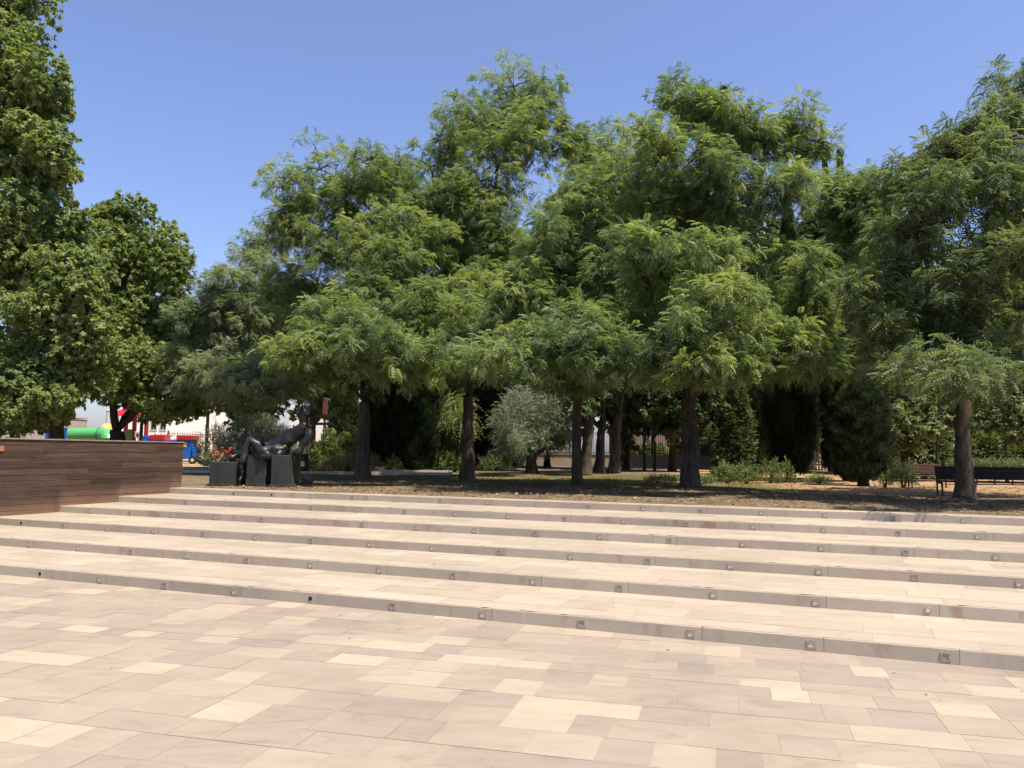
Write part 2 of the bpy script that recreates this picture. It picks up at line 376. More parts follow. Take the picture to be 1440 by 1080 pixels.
def make_tree(name, label, cat, group, base, D, blobs, tpl, leaf, dens, per, lm, r0, fork, seed, lean=0.0, bk='bark', tint=.5, droop=0.0,
              nsub=7, jit=1.0, extra_back=0.35, offs=None, upb=.35, tvar=.2, twig=True, flare=1.5, subr=.5, depth=.95, fill=.5, airy=False):
    """base: foot in the world; blobs in pixels of the photograph (x, y, rx, ry) at distance D, turned into clumps with their own depth"""
    rng = random.Random(seed)
    bl = []
    bx = proj_px(base); hw = max(max(abs(b[0] - bx) for b in blobs) + 30, 40); y0 = min(b[1] for b in blobs); y1 = max(b[1] for b in blobs)
    W_ = min(hw * D / FPX, 5.6) * depth                       # half depth of the crown
    for k, b in enumerate(blobs):
        q = min(1, abs(b[0] - bx) / hw); low = (b[1] - y0) / max(1, y1 - y0)
        front = -W_ * math.sqrt(1 - q * q) * (.35 + .65 * low) * rng.uniform(.25, 1.0)
        off = (b[4] if len(b) > 4 else 0) + (front if k % 4 else -front * .6) + rng.uniform(-.5, .5) * jit
        Y = D + off; c = at(b[0], b[1], Y); s = Y / FPX
        bl.append((tuple(c), b[2] * s, b[3] * s, .15 if len(b) > 4 and -3 < b[4] < -1 else 0.0, .5 if airy and low < .33 else 1.0))  # front shelves get a yellower tint: sunlight put into the leaf colour
    n0 = len(bl)
    for k in range(n0):                                     # clumps that close the gaps between neighbours
        near = sorted((( (Vector(bl[k][0]) - Vector(bl[m_][0])).length, m_) for m_ in range(n0) if m_ != k))[:2]
        for dist, m_ in near:
            if rng.random() < fill and dist < 4.2:
                c = Vector(bl[k][0]).lerp(Vector(bl[m_][0]), .5) + Vector((rng.uniform(-.2, .2), rng.uniform(-.4, .4), -.15)); bl.append((tuple(c), min(bl[k][1], bl[m_][1]) * .85, min(bl[k][2], bl[m_][2]) * .8, 0.0, min(bl[k][4], bl[m_][4])))
    for k in range(n0):                                     # the far side of the crown
        if rng.random() < extra_back:
            b = blobs[k]; Y = base.y + rng.uniform(.2, 1.0) * max(W_, 1.5); c = at(bx + (b[0] - bx) * rng.uniform(.3, .8), b[1] + b[3] * .25 + 6, Y); bl.append((tuple(c), b[2] * D / FPX, b[3] * D / FPX))
    t = thing(name, base, label, cat, group)
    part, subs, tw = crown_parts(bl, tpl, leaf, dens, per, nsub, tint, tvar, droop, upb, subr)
    mb = MB(); fz = base.z + fork
    f_ = Vector((base.x + lean, base.y, fz))
    trunk_tube(mb, [base - Vector((0, 0, .1)), base.lerp(f_, .35) + Vector((rng.uniform(-.06, .06), 0, 0)), base.lerp(f_, .7) + Vector((rng.uniform(-.06, .06), 0, 0)), f_], r0, r0 * .72, rng, flare)
    limbs(mb, f_, r0 * .52, [b[0] for b in bl], subs, tw, rng, twig)
    mb.build('trunk', M[bk], t, True, True)
    link('crown', soup_mesh('crown', [part], base), lm if not isinstance(lm, str) else M[lm], t)
    return t

# ================================================================== SETTING
rs = random.Random(11)
def slab_field(mb, o, ax, ay, x0, x1, y0, y1, rows, lens, z, gap, rng, clip=None, tone=lambda r: r.random(), dz=0.0008):
    """courses of slabs laid along ax, one face each with its bevelled joint gap"""
    y = y0
    while y < y1:
        hgt = min(rng.choice(rows), y1 - y)
        if hgt < 0.05: break
        x = x0 - rng.random() * 0.6
        while x < x1:
            L = rng.choice(lens) * rng.uniform(.9, 1.1)
            a0, a1 = max(x, x0), min(x + L, x1)
            x += L
            if a1 - a0 < 0.03: continue
            g = gap / 2; zz = z + rng.uniform(-dz, dz)
            pts = [o + ax * a + ay * b for a, b in ((a0 + g, y + g), (a1 - g, y + g), (a1 - g, y + hgt - g), (a0 + g, y + hgt - g))]
            if clip and not clip(pts): continue
            if clip:
                pts = clip(pts)
                if len(pts) < 3: continue
            mb.poly([Vector((p.x, p.y, zz)) for p in pts], tone(rng))
        y += hgt
def clip_v(vmax):
    """keep the part of a slab in front of the first riser"""
    def f(pts):
        out = []
        for i in range(len(pts)):
            a, b = pts[i], pts[(i + 1) % len(pts)]
            da, db = vmax - a.dot(N), vmax - b.dot(N)
            if da >= 0: out.append(a)
            if (da >= 0) != (db >= 0): out.append(a.lerp(b, da / (da - db)))
        return out
    return f
# plaza paving, courses turned seven degrees from the steps
mb = MB(); ang = math.radians(14.8)
ax = Vector((math.cos(ang), -math.sin(ang), 0)); ay = Vector((math.sin(ang), math.cos(ang), 0))
def ptone(r):
    q = r.random()
    if q < 0.2: return r.uniform(0.74, 1.0)
    return min(max(r.gauss(0.34, 0.19), 0), 0.72)
slab_field(mb, Vector((0, 0, 0)), ax, ay, -22, 16, -3, 14, [0.24, 0.32, 0.38, 0.4, 0.4], [0.28, 0.34, 0.42, 0.42, 0.5, 0.6], 0.0, 0.0026, rs, clip_v(D1 - .002), ptone)
tag(mb.build('plaza', M['paver']), 'plaza of mixed pale and beige stone pavers', kind='structure')
mb = MB(); a = [P(-40, -40, -.002), P(60, -40, -.002), P(60, D1 + .05, -.002), P(-40, D1 + .05, -.002)]; mb.poly(a)
tag(mb.build('plaza_bed', M['joint']), kind='structure')
UL, UR = -WX, 24.0
for k in range(1, 7):
    v0 = D1 + (k - 1) * TW; v1 = v0 + (TW if k < 6 else 0.36); z = k * h; mb = MB()
    # riser panels
    u = UL + rs.uniform(0, .4); edges = [UL]
    x = 0.778 - 1.0535 * 15 + 0.105
    while x < UR:
        if x > UL + .2: edges.append(x)
        x += 1.0535 if rs.random() < .55 else 2.107
    edges.append(UR)
    for a0, a1 in zip(edges, edges[1:]):
        tn = min(max(rs.gauss(.5, .22), 0), 1); g = .0025; vv = v0 + rs.uniform(0, .002)
        mb.quad(P(a0 + g, vv, z - h), P(a1 - g, vv, z - h), P(a1 - g, vv, z - .012), P(a0 + g, vv, z - .012), tn, 1)
        ns = max(2, int((a1 - a0) / .07)); wear = [rs.uniform(.006, .011) + (rs.uniform(.008, .022) if rs.random() < .05 else 0) for _ in range(ns + 1)]   # worn, chipped arris
        for q in range(ns):
            b0, b1 = a0 + g + (a1 - a0 - 2 * g) * q / ns, a0 + g + (a1 - a0 - 2 * g) * (q + 1) / ns
            mb.quad(P(b0, vv, z - .012), P(b1, vv, z - .012), P(b1, vv + wear[q + 1], z + .0003), P(b0, vv + wear[q], z + .0003), .9, 0)
    # treads: nosing course and one or two courses behind it
    slab_field(mb, Vector((0, 0, 0)), RT, N, UL, UR, v0 + .007, v0 + .36, [0.35], [0.8, 1.05, 1.05, 1.3], z, .0025, rs, None, lambda r: min(max(r.gauss(.62, .2), 0), 1), .0006)
    if k < 6:
        slab_field(mb, Vector((0, 0, 0)), RT, N, UL, UR, v0 + .36, v1, [0.37, 0.3, 0.45], [0.5, .62, .8, 1.0], z, .0025, rs, None, lambda r: min(max(r.gauss(.5, .25), 0), 1), .0006)
    a = [P(UL, v0 + .003, z - h - .004), P(UR, v0 + .003, z - h - .004), P(UR, v0 + .004, z - .013), P(UL, v0 + .004, z - .013)]; mb.poly(a, .5, 2)
    mb.poly([P(UL, v0 + .012, z - .0025), P(UR, v0 + .012, z - .0025), P(UR, v1 + .003, z - .0025), P(UL, v1 + .003, z - .0025)], .5, 2)
    o = mb.build('stone_step', [M['tread'], M['riser'], M['joint']]); tag(o, kind='structure')

# upper ground: one sheet to the horizon, gently uneven; soil, orange sand and worn turf are patches of the ground itself
def ground_mat():
    m, nt, b = mat('park_soil')
    n1 = noise(nt, 1.1, 8, .68); r1 = ramp(nt, [(0.3, (0.105, 0.077, 0.048)), (0.52, (0.17, 0.128, 0.08)), (0.74, (0.26, 0.20, 0.132))]); nt.links.new(n1.outputs[0], r1.inputs[0])
    n2 = noise(nt, 9, 6, .75); r2 = ramp(nt, [(0.34, (0.55, 0.5, 0.45)), (0.55, (1, 1, 1)), (0.8, (1.3, 1.25, 1.15))]); nt.links.new(n2.outputs[0], r2.inputs[0])
    c = mix(nt, r1.outputs[0], r2.outputs[0], .8, 'MULTIPLY')
    geo = nt.nodes.new('ShaderNodeNewGeometry'); sep = nt.nodes.new('ShaderNodeSeparateXYZ'); nt.links.new(geo.outputs['Position'], sep.inputs[0])
    n3 = noise(nt, .5, 5, .6)
    # distance up the steps (v)
    dv = nd(nt, 'ShaderNodeVectorMath', operation='DOT_PRODUCT'); dv.inputs[1].default_value = N; nt.links.new(geo.outputs['Position'], dv.inputs[0])
    w = nd(nt, 'ShaderNodeMath', operation='MULTIPLY_ADD'); w.inputs[1].default_value = 3.0; nt.links.new(n3.outputs[0], w.inputs[0]); nt.links.new(dv.outputs['Value'], w.inputs[2])
    def band(lo, hi, s=.8):
        a = nd(nt, 'ShaderNodeMapRange', clamp=True); a.inputs[1].default_value = lo; a.inputs[2].default_value = lo + s; nt.links.new(w.outputs[0], a.inputs[0])
        c_ = nd(nt, 'ShaderNodeMapRange', clamp=True); c_.inputs[1].default_value = hi; c_.inputs[2].default_value = hi + s; c_.inputs[3].default_value = 1; c_.inputs[4].default_value = 0; nt.links.new(w.outputs[0], c_.inputs[0])
        q = nd(nt, 'ShaderNodeMath', operation='MULTIPLY'); nt.links.new(a.outputs[0], q.inputs[0]); nt.links.new(c_.outputs[0], q.inputs[1]); return q.outputs[0]
    gr = ramp(nt, [(0.3, (0.065, 0.065, 0.026)), (0.7, (0.16, 0.145, 0.06))]); nt.links.new(n2.outputs[0], gr.inputs[0])
    c = mix(nt, c, gr.outputs[0], band(24.0, 38.0))
    # orange sand path on the right
    mx = nd(nt, 'ShaderNodeMapRange', clamp=True); mx.inputs[1].default_value = 7.5; mx.inputs[2].default_value = 9.0; nt.links.new(sep.outputs['X'], mx.inputs[0])
    my = nd(nt, 'ShaderNodeMapRange', clamp=True); my.inputs[1].default_value = 20.0; my.inputs[2].default_value = 21.0; nt.links.new(sep.outputs['Y'], my.inputs[0])
    q = nd(nt, 'ShaderNodeMath', operation='MULTIPLY'); nt.links.new(mx.outputs[0], q.inputs[0]); nt.links.new(my.outputs[0], q.inputs[1])
    os_ = ramp(nt, [(0.3, (0.26, 0.16, 0.083)), (0.7, (0.36, 0.24, 0.135))]); nt.links.new(n2.outputs[0], os_.inputs[0])
    c = mix(nt, c, os_.outputs[0], q.outputs[0])
    nt.links.new(c, b.inputs['Base Color']); b.inputs['Roughness'].default_value = .95; b.inputs['Specular IOR Level'].default_value = .1
    bump(nt, b, n2.outputs[0], .8, .03); return m
M['soil'] = ground_mat()
mb = MB(); vE = D1 + 5 * TW + .36
xs = [-600, -120] + [UL - 24 + i * .7 for i in range(100)] + [120, 600]; ys = [0] + [.35 + i * .5 for i in range(90)] + [80, 200, 900]
gi = {}
for j, v in enumerate(ys):
    for i, u in enumerate(xs):
        bumpz = 0 if j == 0 else (math.sin(u * 1.3 + v * .7) * .012 + math.sin(u * .47 - v * 1.9) * .014 + rs.gauss(0, .006)) * min(1, v / 2)
        gi[i, j] = len(mb.v); mb.v.append(P(u, vE + v, GZ - .004 + (bumpz if 2 < i < len(xs) - 3 and j < 88 else 0)))
for j in range(len(ys) - 1):
    for i in range(len(xs) - 1):
        mb.f.append((gi[i, j], gi[i + 1, j], gi[i + 1, j + 1], gi[i, j + 1])); mb.t.append(.5); mb.m.append(0)
# behind the wooden wall, left of the steps
mb.poly([P(-600, -80, GZ - .004), P(UL - .2, -80, GZ - .004), P(UL - .2, vE, GZ - .004), P(-600, vE, GZ - .004)])
tag(mb.build('ground', M['soil'], smooth=True), 'dry soil, worn turf and orange sand of the upper park', kind='structure')

# grey path behind the statue with its pale kerbs
M['path'] = plain('path_gravel', (0.42, 0.36, 0.30), .9, var=.2, scale=20)
M['kerb'] = plain('kerb_stone', (0.60, 0.54, 0.46), .8, var=.12, scale=8)
pa, pb = gx(-260, 30.0), gx(634, 33.5); pc, pd = gx(634, 36.5), gx(-260, 39)
mb = MB(); mb.poly([p + Vector((0, 0, .03)) for p in (pa, pb, pc, pd)]); tag(mb.build('path', M['path']), kind='structure')
mb = MB()
for a, b in ((pa, pb), (pd, pc)):
    d = (b - a); L = d.length; d.normalize(); rot = d.to_track_quat('X', 'Z').to_matrix(); n_ = int(L / 1.0)
    for q in range(n_): mb.box(a + d * (q + .5) * (L / n_) + Vector((0, 0, .04)), (L / n_ - .012, .16, .13), rot)
mb.box((pb + pc) / 2 + Vector((0, 0, .04)), (.16, (pc - pb).length + .1, .13), (pc - pb).to_track_quat('Y', 'Z').to_matrix())
tag(mb.build('kerb', M['kerb'], bevel=.012), 'pale stone kerb along the grey path', kind='structure')
# sandy playground floor
M['sand'] = plain('play_sand', (0.50, 0.34, 0.20), .95, var=.15, scale=4)
mb = MB(); mb.poly([gx(-300, 42) + Vector((0, 0, .028)), gx(296, 42) + Vector((0, 0, .028)), gx(300, 74) + Vector((0, 0, .028)), gx(-300, 74) + Vector((0, 0, .028))])
tag(mb.build('playground_floor', M['sand']), kind='structure')

# ------------------------------------------------------------------ leaf litter and grass
n = 24000
u = RNG.uniform(-14.5, 16, n); v = vE + RNG.uniform(.02, 1, n) ** 1.1 * 16; o = np.stack([u * RT.x + v * N.x, u * RT.y + v * N.y, np.full(n, GZ + .012)], 1)
d = RNG.normal(0, 1, (n, 3)); d[:, 2] = RNG.normal(.05, .12, n)
part = soup(o, d, 'lobed', RNG.uniform(.02, .075, n), RNG.uniform(0, 1, n) ** 1.4, .4)
tag(link('leaf_litter', soup_mesh('leaf_litter', [part]), M['litter']), kind='stuff')
n = 34000
u = RNG.uniform(-9, 24, n); v = 22.5 + RNG.uniform(0, 1, n) * 16 + RNG.normal(0, .5, n)
keep = (np.sin(u * .8 + 1.1) * .5 + np.sin(u * .31 + v * .9) * .6 + np.sin(v * 1.7) * .3 + RNG.normal(0, .35, n)) > -.15
u, v = u[keep], v[keep]; n = len(u); o = np.stack([u * RT.x + v * N.x, u * RT.y + v * N.y, np.full(n, GZ)], 1)
ok = ~((o[:, 0] > 7.3) & (o[:, 1] > 20.5)); o = o[ok]; n = len(o)
d = RNG.normal(0, .5, (n, 3)); d[:, 2] = 1
part = soup(o, d, 'blade', RNG.uniform(.06, .15, n), RNG.uniform(.1, 1, n))
tag(link('grass', soup_mesh('grass', [part]), M['grass']), kind='stuff')
# few stray bits of leaf and grit on the paving and treads
n = 110
u = RNG.uniform(-14, 10, n); v = RNG.uniform(3, D1 + 6 * TW, n); kk = np.clip(np.floor((v - D1) / TW) + 1, 0, 6)
fr = (v - D1) / TW - np.floor((v - D1) / TW); v = np.where((kk > 0) & (fr < .12), v + .25, v)
o = np.stack([u * RT.x + v * N.x, u * RT.y + v * N.y, kk * h + .006], 1); d = RNG.normal(0, 1, (n, 3)); d[:, 2] *= .05
tag(link('stray_leaves', soup_mesh('stray_leaves', [soup(o, d, 'lobed', RNG.uniform(.008, .03, n), RNG.uniform(0, .6, n), .2)]), M['litter']), kind='stuff')

# ------------------------------------------------------------------ wooden wall
def wood_wall_mat():
    m, nt, b = mat('weathered_boards')
    a = nd(nt, 'ShaderNodeAttribute', attribute_name='tone')
    mp = nd(nt, 'ShaderNodeMapping'); tc = nt.nodes.new('ShaderNodeTexCoord'); nt.links.new(tc.outputs['Object'], mp.inputs[0]); mp.inputs['Scale'].default_value = (0.9, .9, 26)
    n1 = nt.nodes.new('ShaderNodeTexNoise'); n1.inputs['Scale'].default_value = 1.2; n1.inputs['Detail'].default_value = 8; n1.inputs['Roughness'].default_value = .65; n1.inputs['Distortion'].default_value = .5
    nt.links.new(mp.outputs[0], n1.inputs['Vector'])
    r1 = ramp(nt, [(0.25, (0.034, 0.0205, 0.015)), (0.5, (0.060, 0.0385, 0.028)), (0.72, (0.105, 0.072, 0.055))]); nt.links.new(n1.outputs[0], r1.inputs[0])
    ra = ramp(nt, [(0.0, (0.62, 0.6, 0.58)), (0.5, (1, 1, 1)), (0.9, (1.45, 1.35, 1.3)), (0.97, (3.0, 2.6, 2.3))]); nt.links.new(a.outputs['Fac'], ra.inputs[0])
    c = mix(nt, r1.outputs[0], ra.outputs[0], 1.0, 'MULTIPLY')
    n2 = noise(nt, .9, 6, .65); r2 = ramp(nt, [(0.46, 0.0), (0.66, 1.0)]); nt.links.new(n2.outputs[0], r2.inputs[0])
    c = mix(nt, c, (0.085, 0.06, 0.047), nd_mul(nt, r2.outputs[0], .6))
    # reddish splash of dust where the boards meet the treads
    da = nd(nt, 'ShaderNodeAttribute', attribute_name='dust')
    n3 = noise(nt, 2.5, 5, .6); mm = nd(nt, 'ShaderNodeMath', operation='MULTIPLY'); nt.links.new(da.outputs['Fac'], mm.inputs[0]); nt.links.new(n3.outputs[0], mm.inputs[1])
    m2 = nd(nt, 'ShaderNodeMath', operation='MULTIPLY', use_clamp=True); m2.inputs[1].default_value = 2.4; nt.links.new(mm.outputs[0], m2.inputs[0])
    c = mix(nt, c, (0.165, 0.10, 0.066), m2.outputs[0])
    nt.links.new(c, b.inputs['Base Color']); b.inputs['Roughness'].default_value = .8; b.inputs['Specular IOR Level'].default_value = .15
    bump(nt, b, n1.outputs[0], .5, .01); return m
def nd_mul(nt, s, k):
    q = nd(nt, 'ShaderNodeMath', operation='MULTIPLY'); q.inputs[1].default_value = k; nt.links.new(s, q.inputs[0]); return q.outputs[0]
M['wallwood'] = wood_wall_mat()
V_END = 16.0
def find_v():                                             # far end of the wall: where its top corner stands in the world
    d = ray(258, 621); t_ = (-WX) / d.dot(RT); return d.dot(N) * t_
V_END = find_v()
wt = thing('wooden_wall', P(UL, V_END, GZ), 'dark brown wall of weathered horizontal boards beside the steps', 'wall')
mb = MB(); zt = ZTOP; pitch = 0.1141; V0 = 1.0; j = 0; thick = .34
z = zt - .03
while z > -.05:
    v = V0 - rs.random() * 2
    while v < V_END - .015:
        L = rs.choice([1.6, 2.0, 2.4, 3.0]); a0, a1 = max(v, V0), min(v + L, V_END - .0); v += L
        if a1 - a0 < .05: continue
        tn = min(max(rs.gauss(.45, .17), 0), .74)
        nseg = max(1, int((a1 - a0) / .12)); off = rs.uniform(0, .006)
        for s_ in range(nseg):
            b0 = a0 + .002 + (a1 - a0 - .004) * s_ / nseg; b1 = a0 + .002 + (a1 - a0 - .004) * (s_ + 1) / nseg
            mb.quad(P(UL + off, b0, z - pitch + .003), P(UL + off, b1, z - pitch + .003), P(UL + off, b1, z - .008), P(UL + off, b0, z - .008), tn)
            mb.quad(P(UL + off, b0, z - .008), P(UL + off, b1, z - .008), P(UL - .012, b1, z + .001), P(UL - .012, b0, z + .001), .93 if rs.random() < .7 else .6)  # upper board edges mostly in a paler tone, painted to look sunlit
    z -= pitch; j += 1
mb.box(P(UL - .02 - thick / 2, (V0 + V_END) / 2 - .004, zt / 2 - .1), (thick - .005, V_END - V0 - .012, zt + .12), Matrix.Rotation(-YAW, 3, 'Z'), .05)
# end grain side of the wall
z = zt - .03
while z > GZ - .1:
    mb.quad(P(UL - .01, V_END, z - pitch + .006), P(UL - thick, V_END, z - pitch + .006), P(UL - thick, V_END, z - .006), P(UL - .01, V_END, z - .006), rs.uniform(.4, .9)); z -= pitch
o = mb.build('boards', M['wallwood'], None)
me = o.data; dust = np.zeros(len(me.vertices), np.float32)
for q, vx in enumerate(me.vertices):
    v = vx.co.dot(N); k = min(6, max(0, math.floor((v - D1) / TW + 1))); zz = vx.co.z - max(0, k) * h
    dust[q] = max(0, 1 - max(0, zz) / .34)
da = me.attributes.new('dust', 'FLOAT', 'POINT'); da.data.foreach_set('value', dust)
me.transform((Matrix.Translation(wt.location)).inverted()); o.parent = wt
mb = MB(); v = V0
while v < V_END:
    L = 2.4; a1 = min(v + L, V_END + .012); mb.box(P(UL - thick / 2, (v + a1) / 2, zt - .012), (thick + .05, a1 - v - .004, .028), Matrix.Rotation(-YAW, 3, 'Z'), rs.uniform(.8, .96)); v += L
mb.build('coping', plain('coping_wood', (0.33, 0.24, 0.17), .8, var=.25, scale=6), wt, True, bevel=.004)
# one renewed board end near the left edge of the view
v_l = (lambda d: d.dot(N) * (-WX) / d.dot(RT))(ray(5, 628))
mb = MB(); mb.box(P(UL + .012, v_l - .6, zt - .03 - pitch * 1.5), (.02, 1.2, pitch - .01), Matrix.Rotation(-YAW, 3, 'Z'), .7)
ob = mb.build('board', plain('new_board', (0.42, 0.19, 0.085), .7, var=.2), wt, True); ob['label'] = 'fresh orange replacement board'

# ------------------------------------------------------------------ step lights
M['steel'] = plain('light_frame', (0.50, 0.42, 0.33), .6, 0, .3, 40)
M['lens'] = plain('light_glass', (0.80, 0.69, 0.54), .4, 0, .25, 50)
M['hole'] = plain('light_socket', (0.02, 0.018, 0.016), .9)
ordw = ['first', 'second', 'third', 'fourth', 'fifth', 'sixth', 'seventh', 'eighth', 'ninth', 'tenth', 'eleventh', 'twelfth', 'thirteenth', 'fourteenth', 'fifteenth', 'sixteenth', 'seventeenth']
rown = ['lowest', 'second lowest', 'third lowest', 'third highest', 'second highest', 'highest']
rz = -YAW
fb = MB(); s_ = .078; w_ = .016
for cx, cz, dx, dz in ((-(s_ - w_) / 2, 0, w_, s_), ((s_ - w_) / 2, 0, w_, s_), (0, (s_ - w_) / 2, s_ - 2 * w_, w_), (0, -(s_ - w_) / 2, s_ - 2 * w_, w_)): fb.box((cx, .003, cz), (dx, .012, dz))
frame_me = fb.mesh('frame'); frame_me.materials.append(M['steel'])
lb = MB(); lb.box((0, .005, 0), (s_ - 2 * w_, .010, s_ - 2 * w_)); lens_me = lb.mesh('lens'); lens_me.materials.append(M['lens'])
lb2 = MB(); lb2.box((0, .005, 0), (s_ - 2 * w_, .010, s_ - 2 * w_)); dull_me = lb2.mesh('lens'); dull_me.materials.append(plain('grimy_light_glass', (0.42, 0.35, 0.27), .6, 0, .4, 60))
hb = MB(); hb.tube([(0, .004, 0), (0, -.001, 0)], .024, 12); hole_me = hb.mesh('socket'); hole_me.materials.append(M['hole'])
rb = MB(); rb.tube([(0, .004, 0), (0, -.004, 0)], [.036, .034], 16); ring_me = rb.mesh('frame'); ring_me.materials.append(M['steel'])
rl = MB(); rl.tube([(0, .004, 0), (0, -.007, 0)], [.022, .02], 14); rlens_me = rl.mesh('lens'); rlens_me.materials.append(plain('bare_bulb_glass', (.85, .82, .76), .3))
def proj(p):
    d = p - Vector((0, 0, EYE)); w = d.dot(_F); return 720 + FPX * d.dot(_R) / w, 540 - FPX * d.dot(_V) / w
broken = {(3, 13): 1, (1, 8): 1, (6, 12): 1, (6, 11): 1, (1, 3): 0}
for k in range(1, 7):
    vis = []
    for jj in range(16, -4, -1):
        uu = 0.778 - 1.0535 * jj
        if uu < UL + .2: continue
        p = P(uu, D1 + (k - 1) * TW - .002, (k - 1) * h + .056); q = proj(p)
        if -4 < q[0] < 1444: vis.append((jj, p, q))
    for i, (jj, p, q) in enumerate(vis):
        place = ordw[i] + ' step light from the left in the ' + rown[k - 1] + ' riser'
        dead = min((abs(q[0] - x) for x in {3: [31], 1: [57, 442], 6: [332, 386]}.get(k, [])), default=99) < 9
        bare = k == 2 and abs(q[0] - 1304) < 12
        lab = ('broken ' if dead else 'round bare ' if bare else 'square bronze ') + place
        t = thing('step_light', p, lab, 'step light', 'step lights set into the risers', rz)
        if dead:
            for nm, m_ in (('socket', hole_me),): o = bpy.data.objects.new(nm, m_); COL.objects.link(o); o.parent = t
            continue
        for nm, m_ in (('frame', ring_me if bare else frame_me), ('lens', rlens_me if bare else dull_me if (jj * 7 + k * 5) % 5 < 2 else lens_me)):
            o = bpy.data.objects.new(nm, m_); COL.objects.link(o); o.parent = t

# ================================================================== TREES
LOC = dict(tpl='frond', leaf=.26, dens=1.9, per=9, lm='locust', droop=.3, fill=.85, subr=.6, airy=True)
GL = 'locust trees in a loose row above the steps'
T1 = gx(510, 28.0)
make_tree('locust_tree', 'spreading locust tree with straight dark trunk right of the bronze sculpture', 'tree', GL, T1, 28.0,
  [(450,238,72,40),(398,265,42,30),(512,228,52,32),(560,262,48,42),(480,300,70,40),(545,320,70,48),(420,300,35,25,1),(490,365,75,45),(440,420,60,45),(560,385,60,40),
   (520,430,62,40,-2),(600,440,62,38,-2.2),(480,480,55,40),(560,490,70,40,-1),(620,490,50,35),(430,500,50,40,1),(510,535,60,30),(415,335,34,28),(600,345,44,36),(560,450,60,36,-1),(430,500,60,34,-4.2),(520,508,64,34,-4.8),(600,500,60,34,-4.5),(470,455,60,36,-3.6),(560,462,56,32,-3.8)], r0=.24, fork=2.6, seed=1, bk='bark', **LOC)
T2 = gx(657, 29.7)
make_tree('locust_tree', 'tallest locust tree with an airy crown and a furrowed trunk left of the olive', 'tree', GL, T2, 29.7,
  [(722,122,62,30),(775,150,40,38),(665,170,55,36),(735,185,60,36),(640,215,40,34),(700,235,66,38),(775,215,36,34),(628,280,48,40),(604,235,38,32),(598,300,44,36),(815,190,16,22),(690,300,60,38),(655,345,62,42),(720,360,55,40),(610,350,45,36),
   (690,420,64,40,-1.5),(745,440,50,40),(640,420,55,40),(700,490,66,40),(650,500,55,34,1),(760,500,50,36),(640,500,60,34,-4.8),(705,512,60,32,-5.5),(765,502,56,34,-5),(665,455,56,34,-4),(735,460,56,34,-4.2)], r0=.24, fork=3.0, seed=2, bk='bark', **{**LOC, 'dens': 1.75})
T3 = gx(812, 24.4)
make_tree('locust_tree', 'locust tree with a slim straight trunk just right of the olive', 'tree', GL, T3, 24.4,
  [(805,285,58,46),(855,255,45,42),(765,330,48,40),(835,345,66,42),(790,395,58,38),(870,400,58,40),(745,385,42,36),(830,462,66,42),(765,455,46,36),(880,490,56,36),(720,425,45,34,-.6),(815,525,50,28),(780,512,56,32,-3.1),(850,510,56,32,-3.2),(820,475,60,34,-3.8),(740,480,46,32,-3.4)], r0=.155, fork=2.9, seed=3, flare=1.25, bk='bark', **LOC)
T4 = gx(970, 23.8)
make_tree('locust_tree', 'broad locust tree with a thick twisted trunk near the centre right', 'tree', GL, T4, 23.8,
  [(940,140,38,26),(1012,158,34,22),(935,275,50,38,1),(905,310,46,36,1.2),(970,300,52,36,1),(1010,255,44,34,1),(985,148,30,20),(1090,205,38,30),(990,178,55,40),(905,190,45,34),(1050,195,55,40),(1130,168,36,28),(1152,215,32,24),(955,245,66,44),(1040,262,66,46),(1110,265,48,38),(880,262,42,40),(1000,305,60,28,1.5),
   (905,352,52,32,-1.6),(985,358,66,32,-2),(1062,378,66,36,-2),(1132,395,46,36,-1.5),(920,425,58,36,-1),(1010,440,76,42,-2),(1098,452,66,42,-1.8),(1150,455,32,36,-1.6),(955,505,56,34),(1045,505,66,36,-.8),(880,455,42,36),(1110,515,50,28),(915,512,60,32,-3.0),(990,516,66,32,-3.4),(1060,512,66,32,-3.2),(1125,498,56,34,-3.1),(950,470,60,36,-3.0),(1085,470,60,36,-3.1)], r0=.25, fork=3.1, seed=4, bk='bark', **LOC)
T5 = gx(1355, 19.0)
make_tree('locust_tree', 'locust tree with a dark trunk growing in front of the long bench', 'tree', GL, T5, 19.0,
  [(1425,128,46,34),(1405,175,50,36),(1445,185,50,40),(1300,252,46,32),(1350,232,46,34),(1410,225,50,40),(1480,120,50,46),(1372,195,56,36),(1325,225,46,32),(1268,250,44,30),(1300,290,66,42),(1385,275,66,42),(1450,265,56,46),(1510,300,60,60),(1265,360,66,40),(1350,385,66,42),(1435,365,56,42),
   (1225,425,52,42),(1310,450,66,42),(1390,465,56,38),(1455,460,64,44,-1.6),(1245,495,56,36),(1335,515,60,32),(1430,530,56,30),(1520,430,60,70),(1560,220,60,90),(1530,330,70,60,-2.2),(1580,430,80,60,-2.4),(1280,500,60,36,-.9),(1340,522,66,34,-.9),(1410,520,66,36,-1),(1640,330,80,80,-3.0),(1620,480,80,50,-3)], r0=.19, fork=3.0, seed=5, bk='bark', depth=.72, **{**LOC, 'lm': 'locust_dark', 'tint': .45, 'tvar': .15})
T0 = gx(428, 34.0)
make_tree('locust_tree', 'pale grey green locust tree behind the sculpture at the left end of the row', 'tree', GL, T0, 34.0,
  [(352,345,52,34),(312,405,38,34),(375,395,60,40),(335,450,50,36),(395,460,50,40),(295,490,46,36),(355,515,58,38),(290,532,46,28),(420,520,50,40),(335,545,55,22),(258,515,28,28),(400,548,45,22),(405,332,42,30),(270,455,28,30),(262,545,30,20),(310,528,40,28)], r0=.22, fork=2.9, seed=6, bk='bark', **{**LOC, 'lm': 'locust_pale', 'tint': .7})
T6 = gx(1205, 31.0)
